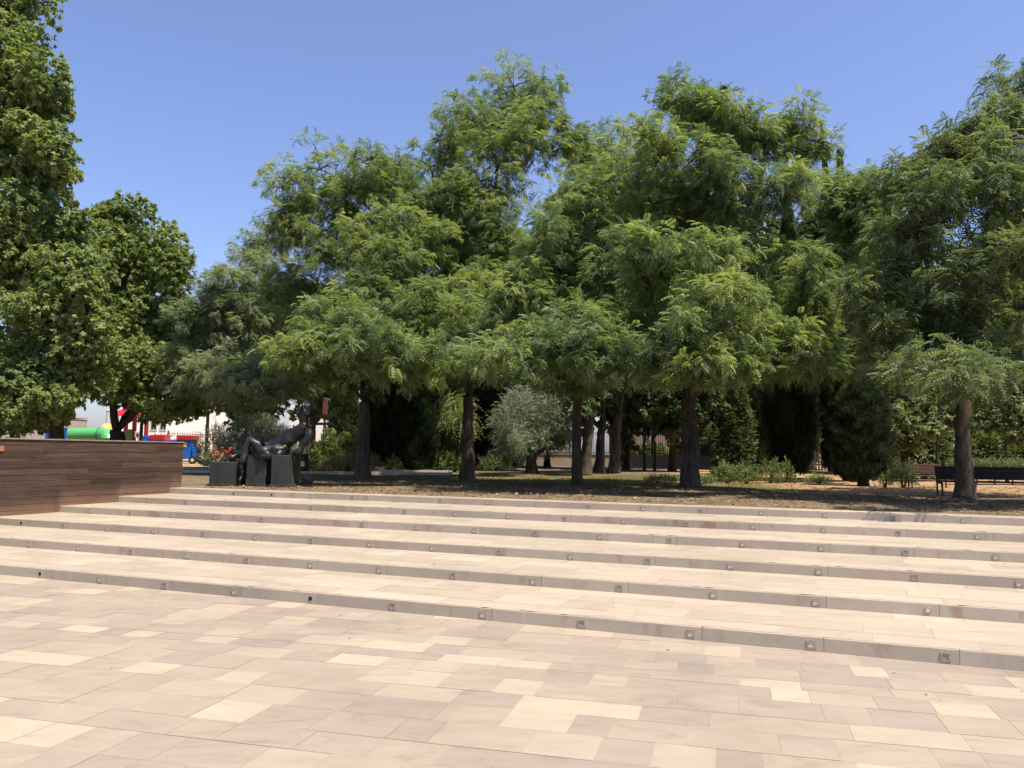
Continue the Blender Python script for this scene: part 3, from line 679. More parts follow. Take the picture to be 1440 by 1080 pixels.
make_tree('locust_tree', 'locust tree half hidden between the broad tree and the bench tree', 'tree', GL, T6, 31.0,
  [(1190,258,40,28),(1225,268,36,26),(1215,300,44,34),(1150,290,50,40),(1200,330,56,40),(1240,310,40,34),(1170,385,54,40),(1225,410,50,40),(1185,460,54,40),(1160,510,50,34),(1240,480,44,38)], r0=.2, fork=3.0, seed=7, bk='bark', **{**LOC, 'tint': .5})
T7 = gx(862, 40.0)
make_tree('locust_tree', 'far locust tree with a leaning trunk seen beyond the slim trunk', 'tree', GL, T7, 40.0,
  [(850,205,40,30),(815,225,34,28),(820,250,40,36),(900,240,40,36),(840,310,46,40),(890,320,46,40),(790,300,40,36),(860,390,50,40),(800,400,46,40),(910,440,46,40),(830,500,50,34),(890,520,44,28)], r0=.26, fork=2.9, seed=8, bk='bark', lean=.3, **{**LOC, 'tint': .4, 'per': 7, 'leaf': .32})

PLN = dict(tpl='lobed', leaf=.13, dens=.72, per=9, lm='plane', droop=.1, depth=.6, fill=.8, subr=.62)
GP = 'plane trees around the playground'
make_tree('plane_tree', 'tall plane tree at the left edge towering above everything', 'tree', GP, gx(78, 31), 31.0,
  [(0,-20,46,60),(-70,-60,70,70),(10,50,40,36),(54,108,42,38),(15,140,50,44),(74,150,32,32),(50,195,46,34),(85,225,30,26),(20,175,50,40),(-30,100,70,70),(-60,200,80,70),(20,235,52,40),(76,262,34,28),(-10,300,70,50),(55,310,56,46),(100,318,28,32),
   (-70,330,80,70),(20,380,70,50),(95,380,56,50),(122,420,30,40),(-40,440,80,60),(50,455,70,46),(120,470,48,40),(112,520,44,30),(135,545,34,18),(75,560,36,16),(105,395,50,44),(60,440,60,44),(90,350,44,40),(-10,520,70,46),(66,522,60,40),(10,575,44,24,-1),(-60,570,60,40),(14,588,40,16,-1),(62,580,30,18),(88,570,22,16),(-20,350,60,60),(30,340,56,50),(-20,180,60,60)],
  r0=.3, fork=3.0, seed=21, nsub=8, twig=False, tint=.78, **PLN)
make_tree('plane_tree', 'rounded plane tree with a forked trunk behind the green tube slide', 'tree', GP, gx(163, 37), 37.0,
  [(178,312,40,32),(150,300,26,26),(232,345,34,34),(165,370,46,46),(210,400,46,46),(252,390,24,40),(180,450,52,44),(240,455,38,44),(150,430,36,50),(150,480,44,40),(150,535,40,26),(138,360,34,36),(215,480,46,40),(200,520,56,40),(255,525,36,36),(168,540,46,24),(220,565,46,22,-1),(275,562,28,18,-1),(262,490,24,30),(228,575,30,13,-2),(262,580,26,11,-2),(195,566,30,14,-2)],
  r0=.42, fork=1.7, seed=22, nsub=8, twig=False, tint=.78, **PLN)
make_tree('plane_tree', 'small plane tree with a thin trunk at the far left behind the wall', 'tree', GP, gx(16, 40), 40.0,
  [(10,575,50,30),(-50,560,60,40),(60,565,50,30),(20,520,60,40),(-30,600,40,16),(45,600,24,12)], r0=.13, fork=2.2, seed=23, nsub=7, twig=False, tint=.78, **PLN)

# olive tree
OL = gx(748, 37.0)
make_tree('olive_tree', 'silvery olive tree with a short split trunk on the grass', 'tree', None, OL, 37.0,
  [(715,575,26,22),(750,565,36,22),(785,575,26,24),(730,600,34,24),(770,600,36,24),(708,605,18,20),(800,605,14,24),(745,625,36,16),(785,628,22,14),(715,628,18,12)],
  tpl='olive', leaf=.42, dens=2.4, per=9, lm='olive', r0=.3, fork=.75, seed=31, jit=.7, bk='bark', upb=.5, flare=1.4, extra_back=.4, tvar=.1)

# cypresses
def cypress(label, px, ptop, D, halfw_px, seed, base_w=.55, group='dark cypresses behind the locust trees', tint=.4, rounded=False, name='cypress_tree'):
    base = gx(px, D); H = at(px, ptop, D).z - base.z; R = halfw_px * D / FPX
    t = thing(name, base, label, 'tree', group)
    n = int(min(26000, 900 * H * R * 2.6)); hh = RNG.uniform(0.0, 1, n) ** .85
    if rounded: prof = np.sqrt(np.clip(1 - ((hh - .42) / .6) ** 2, 0.02, 1))
    else: prof = np.where(hh < .16, .62 + .38 * hh / .16, 1.0) * np.clip((1 - hh) / .7, 0.01, 1) ** .95
    an = RNG.uniform(0, 6.283, n); lump = 1 + .13 * np.sin(an * 3 + hh * 21) + .09 * np.sin(an * 5 - hh * 34)
    rr = R * prof * lump * RNG.uniform(.62, 1.02, n)
    o = np.stack([base.x + rr * np.cos(an), base.y + rr * np.sin(an), base.z + .12 + hh * (H - .2)], 1)
    d = np.stack([np.cos(an) * .42, np.sin(an) * .42, np.full(n, 1.0)], 1) + RNG.normal(0, .2, (n, 3))
    tn = tint + .22 * np.sin(an * 4 + hh * 17) + RNG.normal(0, .15, n)
    link('crown', soup_mesh('crown', [soup(o, d, 'spray', RNG.uniform(.22, .48, n) * min(1.2, max(.7, R)), tn)], base), M['cypress'], t)
    mb = MB(); mb.tube([base - Vector((0, 0, .1)), base + Vector((0, 0, H * .5)), base + Vector((0, 0, H * .93))], [min(.2, R * .3), min(.14, R * .2), .02], 8)
    mb.build('trunk', M['bark'], t, True, True); return t
cypress('tallest cypress whose thin tip rises above the broad locust crown', 1022, 126, 46, 24, 41)
cypress('black green cypress left of the gap with the pale pickets', 1113, 300, 35, 33, 42, tint=.25)
cypress('narrow cypress whose tip shows in the notch of sky right of the broad crown', 1190, 212, 50, 18, 43)
cypress('cypress with a blunt tip just left of the notch of sky', 1168, 222, 52, 16, 44)
cypress('dark cypress standing close behind the clipped conifer', 1190, 430, 32, 22, 45, tint=.25)
cypress('clipped rounded conifer at the edge of the soil near the bench', 1213, 540, 26.8, 36, 46, rounded=True, tint=.5, group=None, name='clipped_conifer')
cypress('dark cypress right behind the straight trunk near the path end', 548, 400, 40, 34, 47, tint=.3)
cypress('dense dark cypress between two locust trunks', 585, 380, 38, 30, 48, tint=.25)
cypress('dark cypress beside the yellow green willow', 618, 400, 41, 30, 49, tint=.3)
cypress('green juniper column left of the straight dark trunk', 484, 480, 39, 24, 50, tint=.85)
cypress('dark cypress left of the olive in deep shade', 690, 430, 44, 26, 51, tint=.2)
cypress('dark cypress in the shade right of the broad tree trunk', 1068, 420, 40, 26, 52, tint=.3)

# dense evergreen wood behind
BG = dict(tpl='lobed', leaf=.27, dens=1.0, per=7, lm='bg', droop=.1, twig=False)
def bgtree(label, px, D, r0, fork, seed, blobs, group='evergreen trees at the back of the park', **kw):
    return make_tree('evergreen_tree', label, 'tree', group, gx(px, D), D, blobs, r0=r0, fork=fork, seed=seed, jit=1.6, bk='bark', extra_back=.5, **{**BG, **kw})
def dome(cx, y0, y1, w, seed, n=11):
    r = random.Random(seed); out = []
    for i in range(n):
        t = i / (n - 1); y = y0 + (y1 - y0) * t; hw = w * math.sin(math.pi * (.18 + .64 * t)) * .72
        out.append((cx + r.uniform(-hw, hw), y + r.uniform(-8, 8), w * .5, (y1 - y0) * .15 + 10))
        if n > 8: out.append((cx - hw * (.9 if i % 2 else -.9), y, w * .4, (y1 - y0) * .13 + 8))
    return out
for i, (lab, px, D, y0, y1, w) in enumerate([
    ('evergreen above the oleanders and the white house', 345, 58, 470, 580, 70),
    ('evergreen behind the lantern post', 440, 55, 420, 560, 70),
    ('evergreen in the gap between the first two locust trunks', 590, 56, 330, 600, 80),
    ('evergreen behind the crown of the tallest locust', 680, 52, 360, 610, 80),
    ('evergreen directly behind the olive', 770, 54, 350, 590, 80),
    ('low dark evergreen shading the railings in the middle', 880, 50, 330, 585, 80),
    ('dark evergreen left of the thick twisted trunk', 945, 46, 360, 600, 70),
    ('evergreen behind the ivy bush', 1040, 54, 330, 610, 80),
    ('evergreen over the pale picket fence', 1140, 58, 320, 595, 80),
    ('evergreen behind the clipped conifer', 1240, 46, 330, 600, 80),
    ('evergreen left of the bench tree', 1310, 42, 400, 600, 70),
    ('evergreen at the right edge of the park', 1430, 44, 330, 600, 90)]):
    bgtree(lab, px, D, .2, 3.0, 60 + i, dome(px, y0, y1, w, 60 + i), tint=.32 + .1 * (i % 3))
# young trees and lighter broadleaves
def small(label, px, D, seed, blobs, lm='shrub', r0=.06, fork=1.3, tint=.5, tpl='lobed', leaf=.15, name='young_tree', group=None, **kw):
    return make_tree(name, label, 'tree', group, gx(px, D), D, blobs, r0=r0, fork=fork, seed=seed, jit=.7, bk='bark', tint=tint, tpl=tpl, leaf=leaf, dens=.6, per=8, lm=lm, twig=False, **kw)
small('yellow green weeping tree in a patch of sun behind the furrowed trunk', 640, 39, 80, [(642,572,20,12),(634,590,14,14),(648,598,14,14)], tpl='willow', leaf=.55, tint=.75, fork=2.2, droop=.6)
small('yellow green broadleaf tree right of the clipped conifer', 1262, 36, 81, [(1256,580,20,18),(1275,600,22,16),(1250,615,18,16),(1285,625,22,16),(1268,640,26,14)], tint=.7, fork=1.2)
small('leafy young tree with sunlit twigs left of the bench tree', 1320, 33, 82, [(1305,570,26,20),(1335,565,24,20),(1325,595,28,16),(1300,605,20,16),(1345,590,16,14)], tint=.62, fork=2.0)
small('leafy tree over the hedge at the right edge', 1415, 33, 83, [(1390,560,30,18),(1420,575,34,20),(1445,595,26,20),(1395,600,26,16),(1420,620,34,14),(1375,575,16,22)], tint=.55, fork=1.6)
small('bright green young tree against the railings', 882, 50, 84, [(878,618,14,12),(888,630,12,10),(872,636,10,9)], tint=.9, fork=.8)
for i, (px, D, lab) in enumerate([(880, 50, 'thin young tree leaning against the bright green one'), (906, 47, 'thinnest young tree before the railings'), (920, 46, 'straight young tree with a dark trunk before the railings'), (946, 48, 'young tree nearest the thick twisted trunk'), (823, 36, 'stout leaning tree right behind the slim locust trunk'), (842, 42, 'crooked tree second behind the slim locust trunk')]):
    stout = i > 3
    make_tree('shade_tree', lab, 'tree', 'trees shading the middle of the park', gx(px, D), D, [(px - 14,560,24,18),(px + 16,548,26,20),(px + 4,520,30,24),(px - 6,580,18,10)], r0=.25 if stout else .075, fork=2.7, lean=.35 if i == 0 else .25 if stout else .05,
              seed=90 + i, jit=.8, bk='bark', tpl='lobed', leaf=.2, dens=.5, per=7, lm='bg', tint=.45, twig=False)

# ------------------------------------------------------------------ shrubs
def shrub(label, px, py0, D, wpx, hpx, seed, lm='shrub', tpl='sprig', leaf=.22, tint=.5, dens=1.0, cat='shrub', name='shrub', group=None, depth=None, base_y=None, up=.8, flower=None):
    base = gx(px, D); s = D / FPX; rx, H = wpx * s, hpx * s
    t = thing(name, base, label, cat, group); ry = depth or rx * .8
    n = int(max(40, 34 * rx * (H + ry) / (leaf * leaf) * dens * .75)); d = rdir(n, .35); d[:, 2] = np.abs(d[:, 2])
    k = RNG.uniform(.35, 1.0, n) ** .5; lump = 1 + .2 * np.sin(d[:, 0] * 5 + seed) * np.sin(d[:, 1] * 4) + .13 * np.sin(d[:, 2] * 9 + d[:, 0] * 7 + seed)
    o = np.stack([base.x + d[:, 0] * rx * k * lump, base.y + d[:, 1] * ry * k * lump, base.z + .03 + d[:, 2] * H * k * lump * .92], 1)
    dv = d * .7 + RNG.normal(0, .45, (n, 3)); dv[:, 2] += up
    link('foliage', soup_mesh('foliage', [soup(o, dv, tpl, leaf * RNG.uniform(.6, 1.3, n), tint + RNG.normal(0, .2, n))], base), M[lm], t)
    mb = MB(); r = random.Random(seed)
    for q in range(6):
        a = r.uniform(0, 6.28); mb.tube([base + Vector((math.cos(a) * .05, math.sin(a) * .05, -.05)), base + Vector((math.cos(a) * rx * .3, math.sin(a) * ry * .3, H * .4)), base + Vector((math.cos(a) * rx * .6, math.sin(a) * ry * .6, H * .75))], [.025, .018, .008], 5)
    mb.build('stem', M['bark'], t, True)
    if flower:
        m = max(60, n // 4); ii = RNG.integers(0, n, m); oo = o[ii] + d[ii] * .06
        tag(link('flowers', soup_mesh('flowers', [soup(oo, rdir(m, .2), 'lobed', RNG.uniform(.07, .12, m) * (D / 40 + .3), RNG.uniform(0, 1, m))], base), M[flower], t), kind='stuff')
    return t
shrub('grey green olive bush behind the bronze sculpture', 365, 0, 39, 68, 74, 1, 'olive', 'sprig', .26, .55, 1.7)
shrub('glossy laurel bush with pale leaf tips right of the sculpture', 470, 0, 36, 34, 58, 2, 'shrub', 'lobed', .13, .6, 1.0)
shrub('dry straw coloured bush along the path right of the sculpture', 485, 0, 34.6, 40, 24, 3, 'dry', 'sprig_s', .2, .45, 1.2)
shrub('low dry bush beside the litter bin', 445, 0, 36, 22, 14, 4, 'dry', 'sprig_s', .18, .6)
shrub('small yellow green bush by the path right of the straight trunk', 553, 0, 37.4, 12, 20, 5, 'shrub', 'sprig', .2, .95)
shrub('dry tuft of bush between the straight trunk and the yellow green bush', 527, 0, 37.6, 15, 22, 6, 'dry', 'sprig_s', .18, .6)
shrub('grey tuft of bush near the end of the path', 578, 0, 38, 14, 16, 7, 'olive', 'sprig_s', .18, .5)
shrub('dark leafy bush with glints left of the furrowed trunk', 632, 0, 38.5, 22, 36, 8, 'bg', 'sprig', .22, .7)
shrub('dark low bush left of the olive', 700, 0, 41, 26, 26, 9, 'bg', 'sprig', .22, .5)
shrub('tall ivy clad bush right of the thick twisted trunk', 1030, 0, 30, 32, 150, 10, 'shrub', 'lobed', .15, .22, .8, up=.1)
for i, (px, w, hp, tn) in enumerate([(1022, 22, 26, .6), (1050, 18, 24, .5), (1082, 16, 28, .55), (1102, 14, 26, .7)]):
    shrub(['rose bush at the foot of the ivy clad bush', 'low rose bush second along the bed', 'rose bush in front of the black green cypress', 'sunlit rose bush at the right end of the bed'][i], px, 0, 27.6 + .4 * i, w, hp, 20 + i, 'shrub', 'sprig', .2, tn, group='rose bushes on the bed edge')
shrub('low ground plants beside the clipped conifer', 1150, 0, 28.5, 20, 10, 26, 'shrub', 'sprig_s', .14, .9)
shrub('dark leafy bush right of the clipped conifer', 1268, 0, 25.5, 20, 38, 27, 'shrub', 'sprig', .2, .3, .7)
shrub('small pale bush at the foot of the clipped conifer', 1244, 0, 25.8, 9, 15, 28, 'shrub', 'sprig_s', .12, .6)
shrub('low leafy plants left of the thick twisted trunk', 930, 0, 26.5, 24, 9, 29, 'shrub', 'sprig_s', .13, .55)
shrub('low leafy plants right of the thick twisted trunk', 995, 0, 27, 13, 10, 30, 'shrub', 'sprig_s', .13, .7)
shrub('oleander with pink flowers behind the lamp post', 302, 0, 44, 13, 64, 31, 'shrub', 'sprig', .3, .4, .8, flower='pink')
shrub('oleander with pink flowers between the toy train and the white post', 281, 0, 50, 8, 46, 32, 'shrub', 'sprig', .3, .4, .8, flower='pink')
shrub('bright green round bush above the left plinth', 312, 0, 43, 13, 44, 33, 'shrub', 'sprig_s', .2, .35, 1.0)
# clipped hedge on the right
hb_ = gx(1420, 30); t = thing('hedge', hb_, 'clipped green hedge with sunlit top behind the long bench', 'hedge', None, 0)
n = 9000; o = np.stack([hb_.x + RNG.uniform(-2.1, 3.5, n), hb_.y + RNG.uniform(-.5, .5, n), hb_.z + RNG.uniform(.1, 1, n) ** .5 * .78 + RNG.normal(0, .05, n)], 1)
link('foliage', soup_mesh('foliage', [soup(o, rdir(n, .6), 'sprig_s', RNG.uniform(.12, .24, n), RNG.normal(.5, .2, n))], hb_), M['shrub'], t)
mb = MB()
for q in range(9):
    p = hb_ + Vector((-1.9 + q * .65, 0, 0)); mb.tube([p, p + Vector((.05, 0, .4)), p + Vector((-.05, .1, .7))], [.03, .02, .01], 5)
mb.build('stem', M['bark'], t, True)

# ================================================================== OBJECTS
# ------------------------------------------------------------------ bronze sculpture on its plinths
def bronze_mat():
    m, nt, b = mat('weathered_bronze')
    n = noise(nt, 3.2, 6, .65); r = ramp(nt, [(0.38, (0.006, 0.0065, 0.0065)), (0.55, (0.014, 0.017, 0.016)), (0.68, (0.05, 0.07, 0.062))]); nt.links.new(n.outputs[0], r.inputs[0])
    nt.links.new(r.outputs[0], b.inputs['Base Color']); b.inputs['Roughness'].default_value = .45; b.inputs['Metallic'].default_value = .2
    bump(nt, b, noise(nt, 14, 4).outputs[0], .35, .02); return m
M['bronze'] = bronze_mat()
def plinth_mat():
    m, nt, b = mat('plinth_stone')
    n = noise(nt, 2.2, 6, .65, stretch=(2.5, 2.5, .5)); r = ramp(nt, [(0.32, (0.016, 0.017, 0.015)), (0.6, (0.035, 0.035, 0.03)), (0.76, (0.10, 0.095, 0.078))]); nt.links.new(n.outputs[0], r.inputs[0])
    nt.links.new(r.outputs[0], b.inputs['Base Color']); b.inputs['Roughness'].default_value = .6
    bump(nt, b, noise(nt, 30, 4).outputs[0], .3, .01); return m
M['plinth'] = plinth_mat()
DS = 21.2
def sp(px, py, dy=0.0): return at(px, py, DS + dy)
def skin_body(name, pts, edges, radii, m, parent, sub=2, root=0):
    me = bpy.data.meshes.new(name); me.from_pydata([tuple(p) for p in pts], edges, []); o = bpy.data.objects.new(name, me); COL.objects.link(o)
    me.materials.append(m); sk = o.modifiers.new('skin', 'SKIN')
    if not me.skin_vertices: me.skin_vertices.new()
    for v, r in zip(me.skin_vertices[0].data, radii): v.radius = (r, r) if not hasattr(r, '__len__') else r
    me.skin_vertices[0].data[root].use_root = True; sk.use_smooth_shade = True
    ss = o.modifiers.new('sub', 'SUBSURF'); ss.levels = sub; ss.render_levels = sub
    tx = bpy.data.textures.new('hammered', 'CLOUDS'); tx.noise_scale = .2; dm = o.modifiers.new('hammer', 'DISPLACE'); dm.texture = tx; dm.strength = .16; dm.texture_coords = 'LOCAL'
    o.parent = parent; me.transform(Matrix.Translation(parent.location).inverted()); return o
gS = gx(372, DS)
def block(name, label, x0, x1, ytop, ybase, D, depth, group, m=None):
    c = gx((x0 + x1) / 2, D); w = (x1 - x0) * D / FPX; H = at((x0 + x1) / 2, ytop, D).z - GZ
    t = thing(name, c + Vector((0, depth / 2, 0)), label, 'plinth', group, -.12)
    mb = MB(); mb.box((0, 0, H / 2 + .02), (w, depth, H - .04)); mb.build('body', m or M['plinth'], t, bevel=.012)
    mb = MB(); mb.box((0, 0, .02), (w + .06, depth + .06, .09)); mb.build('base_slab', m or M['plinth'], t, bevel=.01)
    return t
block('plinth', 'low dark stone plinth with red flowers beside the bronze figure', 297, 333, 650, 683, 20.9, .75, 'plinths of the sculpture')
block('plinth', 'tall dark plinth with a streaked front under the hips of the bronze figure', 350, 378, 640, 682, 21.0, .8, 'plinths of the sculpture')
block('plinth', 'stained plinth under the shoulders of the bronze figure, rightmost of the three', 384, 410, 640, 683, 20.8, .8, 'plinths of the sculpture')
S = thing('bronze_sculpture', gS, 'dark bronze reclining figure propped on stone plinths with raised head', 'sculpture')
bp = [sp(362, 633), sp(381, 629), sp(398, 621), sp(414, 612), sp(425, 606), sp(428, 598), sp(428, 591), sp(427, 580), sp(430, 571),   # 0 hip,1,2 waist,3 chest,4 upper chest,5 neck,6 chin,7 head,8 crown of hair
      sp(366, 631, -.12), sp(352, 619, -.15), sp(346, 632, -.18), sp(340, 650, -.2), sp(339, 672, -.2), sp(334, 678, -.28),               # 9.. near leg: hip, raised knee, shin, ankle, foot
      sp(362, 634, .15), sp(346, 634, .15), sp(332, 640, .12), sp(322, 648, .05),                                                     # 15.. far leg lying out to the left
      sp(434, 604, -.22), sp(432, 621, -.26), sp(418, 636, -.22), sp(409, 640, -.25),                                                 # 19.. near arm: shoulder, elbow, wrist, hand
      sp(424, 606, .25), sp(412, 620, .32), sp(400, 634, .25)]
be = [(0,1),(1,2),(2,3),(3,4),(4,5),(5,6),(6,7),(7,8),(0,9),(9,10),(10,11),(11,12),(12,13),(13,14),(0,15),(15,16),(16,17),(17,18),(4,19),(19,20),(20,21),(21,22),(4,23),(23,24),(24,25)]
br = [.20,.19,.19,.24,.21,.10,.12,.15,.12,.16,.125,.09,.075,.055,.05,.15,.11,.08,.06,.105,.08,.06,.05,.10,.075,.055]
skin_body('body', bp, be, br, M['bronze'], S)
mb = MB(); r_ = random.Random(4)
for q in range(26):                                       # thick wavy hair
    a = r_.uniform(0, 6.28); c = sp(429, 578) + Vector((math.cos(a) * .1, math.sin(a) * .1, r_.uniform(-.05, .14)))
    mb.tube([c + Vector((0, 0, .1)), c + Vector((math.cos(a) * .05, math.sin(a) * .05, 0)), c + Vector((math.cos(a + .7) * .07, math.sin(a + .7) * .05, -.14))], [.035, .05, .02], 6)
mb.build('hair', M['bronze'], S, True, True)
dr = [sp(354, 634, -.02), sp(366, 637, -.06), sp(380, 636, -.06), sp(394, 633, -.04), sp(405, 626, 0), sp(372, 646, -.28), sp(390, 644, -.30)]   # cloth gathered under the hips, two folds over the plinth edge
skin_body('drapery', dr, [(0,1),(1,2),(2,3),(3,4),(1,5),(3,6)], [.12,.20,.22,.21,.14,.10,.10], M['bronze'], S)
# head details: nose, eyes and ears cast with the head
mb = MB(); hc = sp(427, 581)
mb.tube([hc + Vector((-.10, -.09, .03)), hc + Vector((-.15, -.13, -.02))], [.02, .03], 6); mb.tube([hc + Vector((-.13, -.04, -.07)), hc + Vector((-.07, -.13, -.07))], [.015, .015], 6)
for sgn in (-1, 1): mb.tube([hc + Vector((-.11 + .045 * sgn, -.09 + .03 * -sgn, .035)), hc + Vector((-.13 + .045 * sgn, -.11 + .03 * -sgn, .035))], [.02, .012], 6)
mb.build('face', M['bronze'], S, True, True)
# flowers lying on the left plinth
fl = thing('flower_wreath', sp(313, 650, .3), 'red flowers and dry stems laid on the low plinth', 'flowers')
o = []; 
for cx, cy in ((302, 634), (306, 637), (314, 632), (319, 636), (324, 640), (323, 633), (309, 641)):
    c = np.array(sp(cx, cy, .25)); o.append(c + RNG.normal(0, .035, (10, 3)))
o = np.concatenate(o); tag(link('petals', soup_mesh('petals', [soup(o, rdir(len(o), .3), 'lobed', RNG.uniform(.03, .065, len(o)), RNG.uniform(0, .7, len(o)))], fl.location), M['red'], fl), kind='stuff')
n = 160; o = np.array(sp(313, 647, .3)) + RNG.normal(0, 1, (n, 3)) * np.array([.22, .1, .05]); 
link('leaves', soup_mesh('leaves', [soup(o, rdir(n, .8), 'sprig_s', RNG.uniform(.1, .22, n), RNG.normal(.4, .2, n))], fl.location), M['shrub'], fl)
mb = MB()
for cx, cy in ((302, 634), (306, 637), (314, 632), (319, 636), (324, 640), (323, 633), (309, 641)): mb.tube([sp(312 + (cx - 312) * .3, 651, .3), sp(cx, cy, .25)], [.012, .008], 5)
mb.tube([sp(306, 650, .1), sp(315, 637, .15)], [.035, .025], 7); mb.build('stem', plain('dry_stem', (.30, .24, .15), .8), fl, True)
# lump of stone on the soil by the kerb
st = thing('boulder', gx(433, 22.5), 'small brown boulder on the soil right of the sculpture', 'stone')
bm = bmesh.new(); bmesh.ops.create_icosphere(bm, subdivisions=3, radius=.17)
for v in bm.verts:
    q = v.co.normalized(); v.co *= 1 + .12 * math.sin(q.x * 5 + 1) * math.sin(q.y * 4) + .1 * math.sin(q.z * 7 + q.x * 3); v.co.z = v.co.z * 1.0 + .12
me = bpy.data.meshes.new('rock'); bm.to_mesh(me); bm.free(); link('rock', me, plain('rock_brown', (.12, .085, .06), .9, var=.3, scale=9), st)

# ------------------------------------------------------------------ benches
M['benchwood'] = plain('bench_wood', (0.020, 0.015, 0.012), .85, var=.3, scale=14)
M['benchwood2'] = plain('bench_wood_warm', (0.14, 0.065, 0.04), .6, var=.25, scale=14)
M['iron'] = plain('black_iron', (0.02, 0.02, 0.021), .5, .2)
def bench(label, px, D, L, rz_, seat_m, slat_top=None, sx=0.0):
    b0 = gx(px, D); t = thing('park_bench', b0, label, 'bench', 'park benches on the upper ground', rz_)
    mb = MB(); zs = .37
    for q in range(4): mb.box((L / 2, .06 + q * .115, zs), (L, .10, .04))
    mb.build('seat', seat_m, t, bevel=.006)
    mb = MB()
    for q in range(3): mb.box((L / 2, .50 + q * .025, zs + .10 + q * .105), (L, .035, .1035))
    mb.build('backrest', seat_m, t, bevel=.006)
    for x in ([.02, L / 2, L - .02] if L > 3 else [.02, L - .02]):
        mb = MB(); mb.tube([(x, .03, 0), (x, .03, zs - .03)], .022, 8); mb.tube([(x, .45, 0), (x, .47, zs), (x, .58, zs + .36)], .022, 8); mb.tube([(x, .02, zs - .04), (x, .48, zs - .04)], .018, 8)
        mb.build('leg', M['iron'], t)
    return t
bench('long dark wooden bench with iron legs behind the bench tree trunk', 1323, 19.9, 4.2, -.22, M['benchwood'])
bench('brown wooden bench farther back left of the long bench', 1281, 25.5, 1.0, -.2, M['benchwood2'])

# ------------------------------------------------------------------ lamps, bin, signs
def lamp(label, px, D, ytop, side, w=.55):
    b0 = gx(px, D); H = at(px, ytop, D).z - GZ; t = thing('street_lamp', b0, label, 'street lamp', 'black street lamps near the playground')
    mb = MB(); mb.lathe((0, 0, 0), [(.13, 0), (.13, .35), (.09, .42), (.085, H - .1)], 12); mb.build('pole', M['iron'], t, smooth=False)
    mb = MB(); mb.tube([(0, 0, H - .25), (side * .3, 0, H - .02), (side * .55, 0, H)], [.03, .03, .03], 8); mb.build('arm', M['iron'], t)
    c = (side * .55, 0, H - .2); mb = MB(); mb.lathe(c, [(w * .55, 0), (w * .75, .05), (w * .7, .12), (w * .25, .22), (.05, .3)], 18); mb.build('lamp_head', M['iron'], t, smooth=False)
    mb = MB(); mb.lathe((side * .55, 0, H - .245), [(w * .3, 0), (w * .48, .043)], 14); mb.build('diffuser', plain('lamp_glass', (.5, .5, .47), .3), t)
    return t
lamp('black street lamp with a flat head standing by the pink oleander', 290, 45, 580, -1)
lamp('black street lamp left of the toy train under the plane leaves', 197, 43, 578, 1)
t = thing('lantern_post', gx(455, 37), 'slim post with dark crossbars and a reddish head behind the laurel bush', 'lantern post')
H = zat(455, 560, 37) - GZ; z1 = zat(455, 584, 37) - GZ; z2 = zat(455, 596, 37) - GZ
mb = MB(); mb.tube([(0, 0, 0), (0, 0, z1)], [.07, .055], 10); mb.build('pole', plain('post_grey', (.16, .15, .13), .6), t)
mb = MB(); mb.box((0, 0, z1 - .06), (.7, .18, .13)); mb.box((0, 0, z2), (.85, .14, .12)); mb.build('crossbar', M['iron'], t, bevel=.01)
mb = MB(); mb.box((0, 0, (H + z1) / 2 + .02), (.2, .2, H - z1 - .02)); mb.build('head', plain('rust_red', (.22, .07, .04), .7), t, bevel=.02)
t = thing('litter_bin', gx(427, 33.8), 'dark litter bin with a pale yellow notice right of the sculpture', 'litter bin')
mb = MB(); mb.lathe((0, 0, .12), [(.16, 0), (.19, .05), (.21, .5), (.19, .52)], 16); mb.build('body', M['iron'], t)
mb = MB(); mb.box((0, 0, .76), (.46, .44, .05)); mb.tube([(-.2, 0, .1), (-.2, 0, .74)], .02, 6); mb.tube([(.2, 0, .1), (.2, 0, .74)], .02, 6); mb.tube([(-.2, 0, 0), (-.2, 0, .12)], .025, 6); mb.tube([(.2, 0, 0), (.2, 0, .12)], .025, 6); mb.build('frame', M['iron'], t)
mb = MB(); mb.box((.0, -.225, .38), (.2, .012, .22)); mb.build('notice', plain('notice_yellow', (.75, .66, .33), .6), t)

# ------------------------------------------------------------------ playground
M['pblue'] = plain('play_blue', (0.012, 0.15, 0.62), .4, var=.08); M['pred'] = plain('play_red', (0.62, 0.02, 0.035), .4, var=.08); M['pgreen'] = plain('tube_green', (0.13, 0.55, 0.19), .35, var=.06, scale=3)
M['pyellow'] = plain('tube_yellow', (0.80, 0.62, 0.16), .4, var=.06); M['pwhite'] = plain('play_white', (0.78, 0.77, 0.72), .5, var=.05); M['rubber'] = plain('rubber_black', (0.018, 0.02, 0.022), .7)
DT = 46.0
g0 = gx(128, DT)
t = thing('tube_slide', g0, 'bright green tube slide with a yellow top piece seen above the wooden wall', 'slide')
R_ = .37
mb = MB(); a, b = at(99, 611.5, DT), at(140, 611, DT); mb.tube([a, b], R_, 28, cap=False); mb.build('tube_section', M['pgreen'], t, True, True)
b2, b3, b4 = at(146, 611, DT - .1), at(151, 614, DT - .3), at(152.5, 634, DT - .6)
mb = MB(); mb.tube([at(140.4, 611, DT), b2, at(149.5, 612.5, DT - .2), at(151.5, 617, DT - .35), at(152.5, 624, DT - .45), b4], [R_, R_ * 1.02, R_ * 1.03, R_ * 1.02, R_, R_], 28, cap=False); mb.build('bend', M['pgreen'], t, True, True)
mb = MB()
for p, d in ((at(140, 611, DT), Vector((1, 0, 0))), (at(152, 618, DT - .4), Vector((.1, -.1, -1)).normalized())): mb.tube([p - d * .035, p + d * .035], R_ * 1.1, 28)
mb.build('flange', plain('flange_green', (.06, .30, .12), .4), t, True)
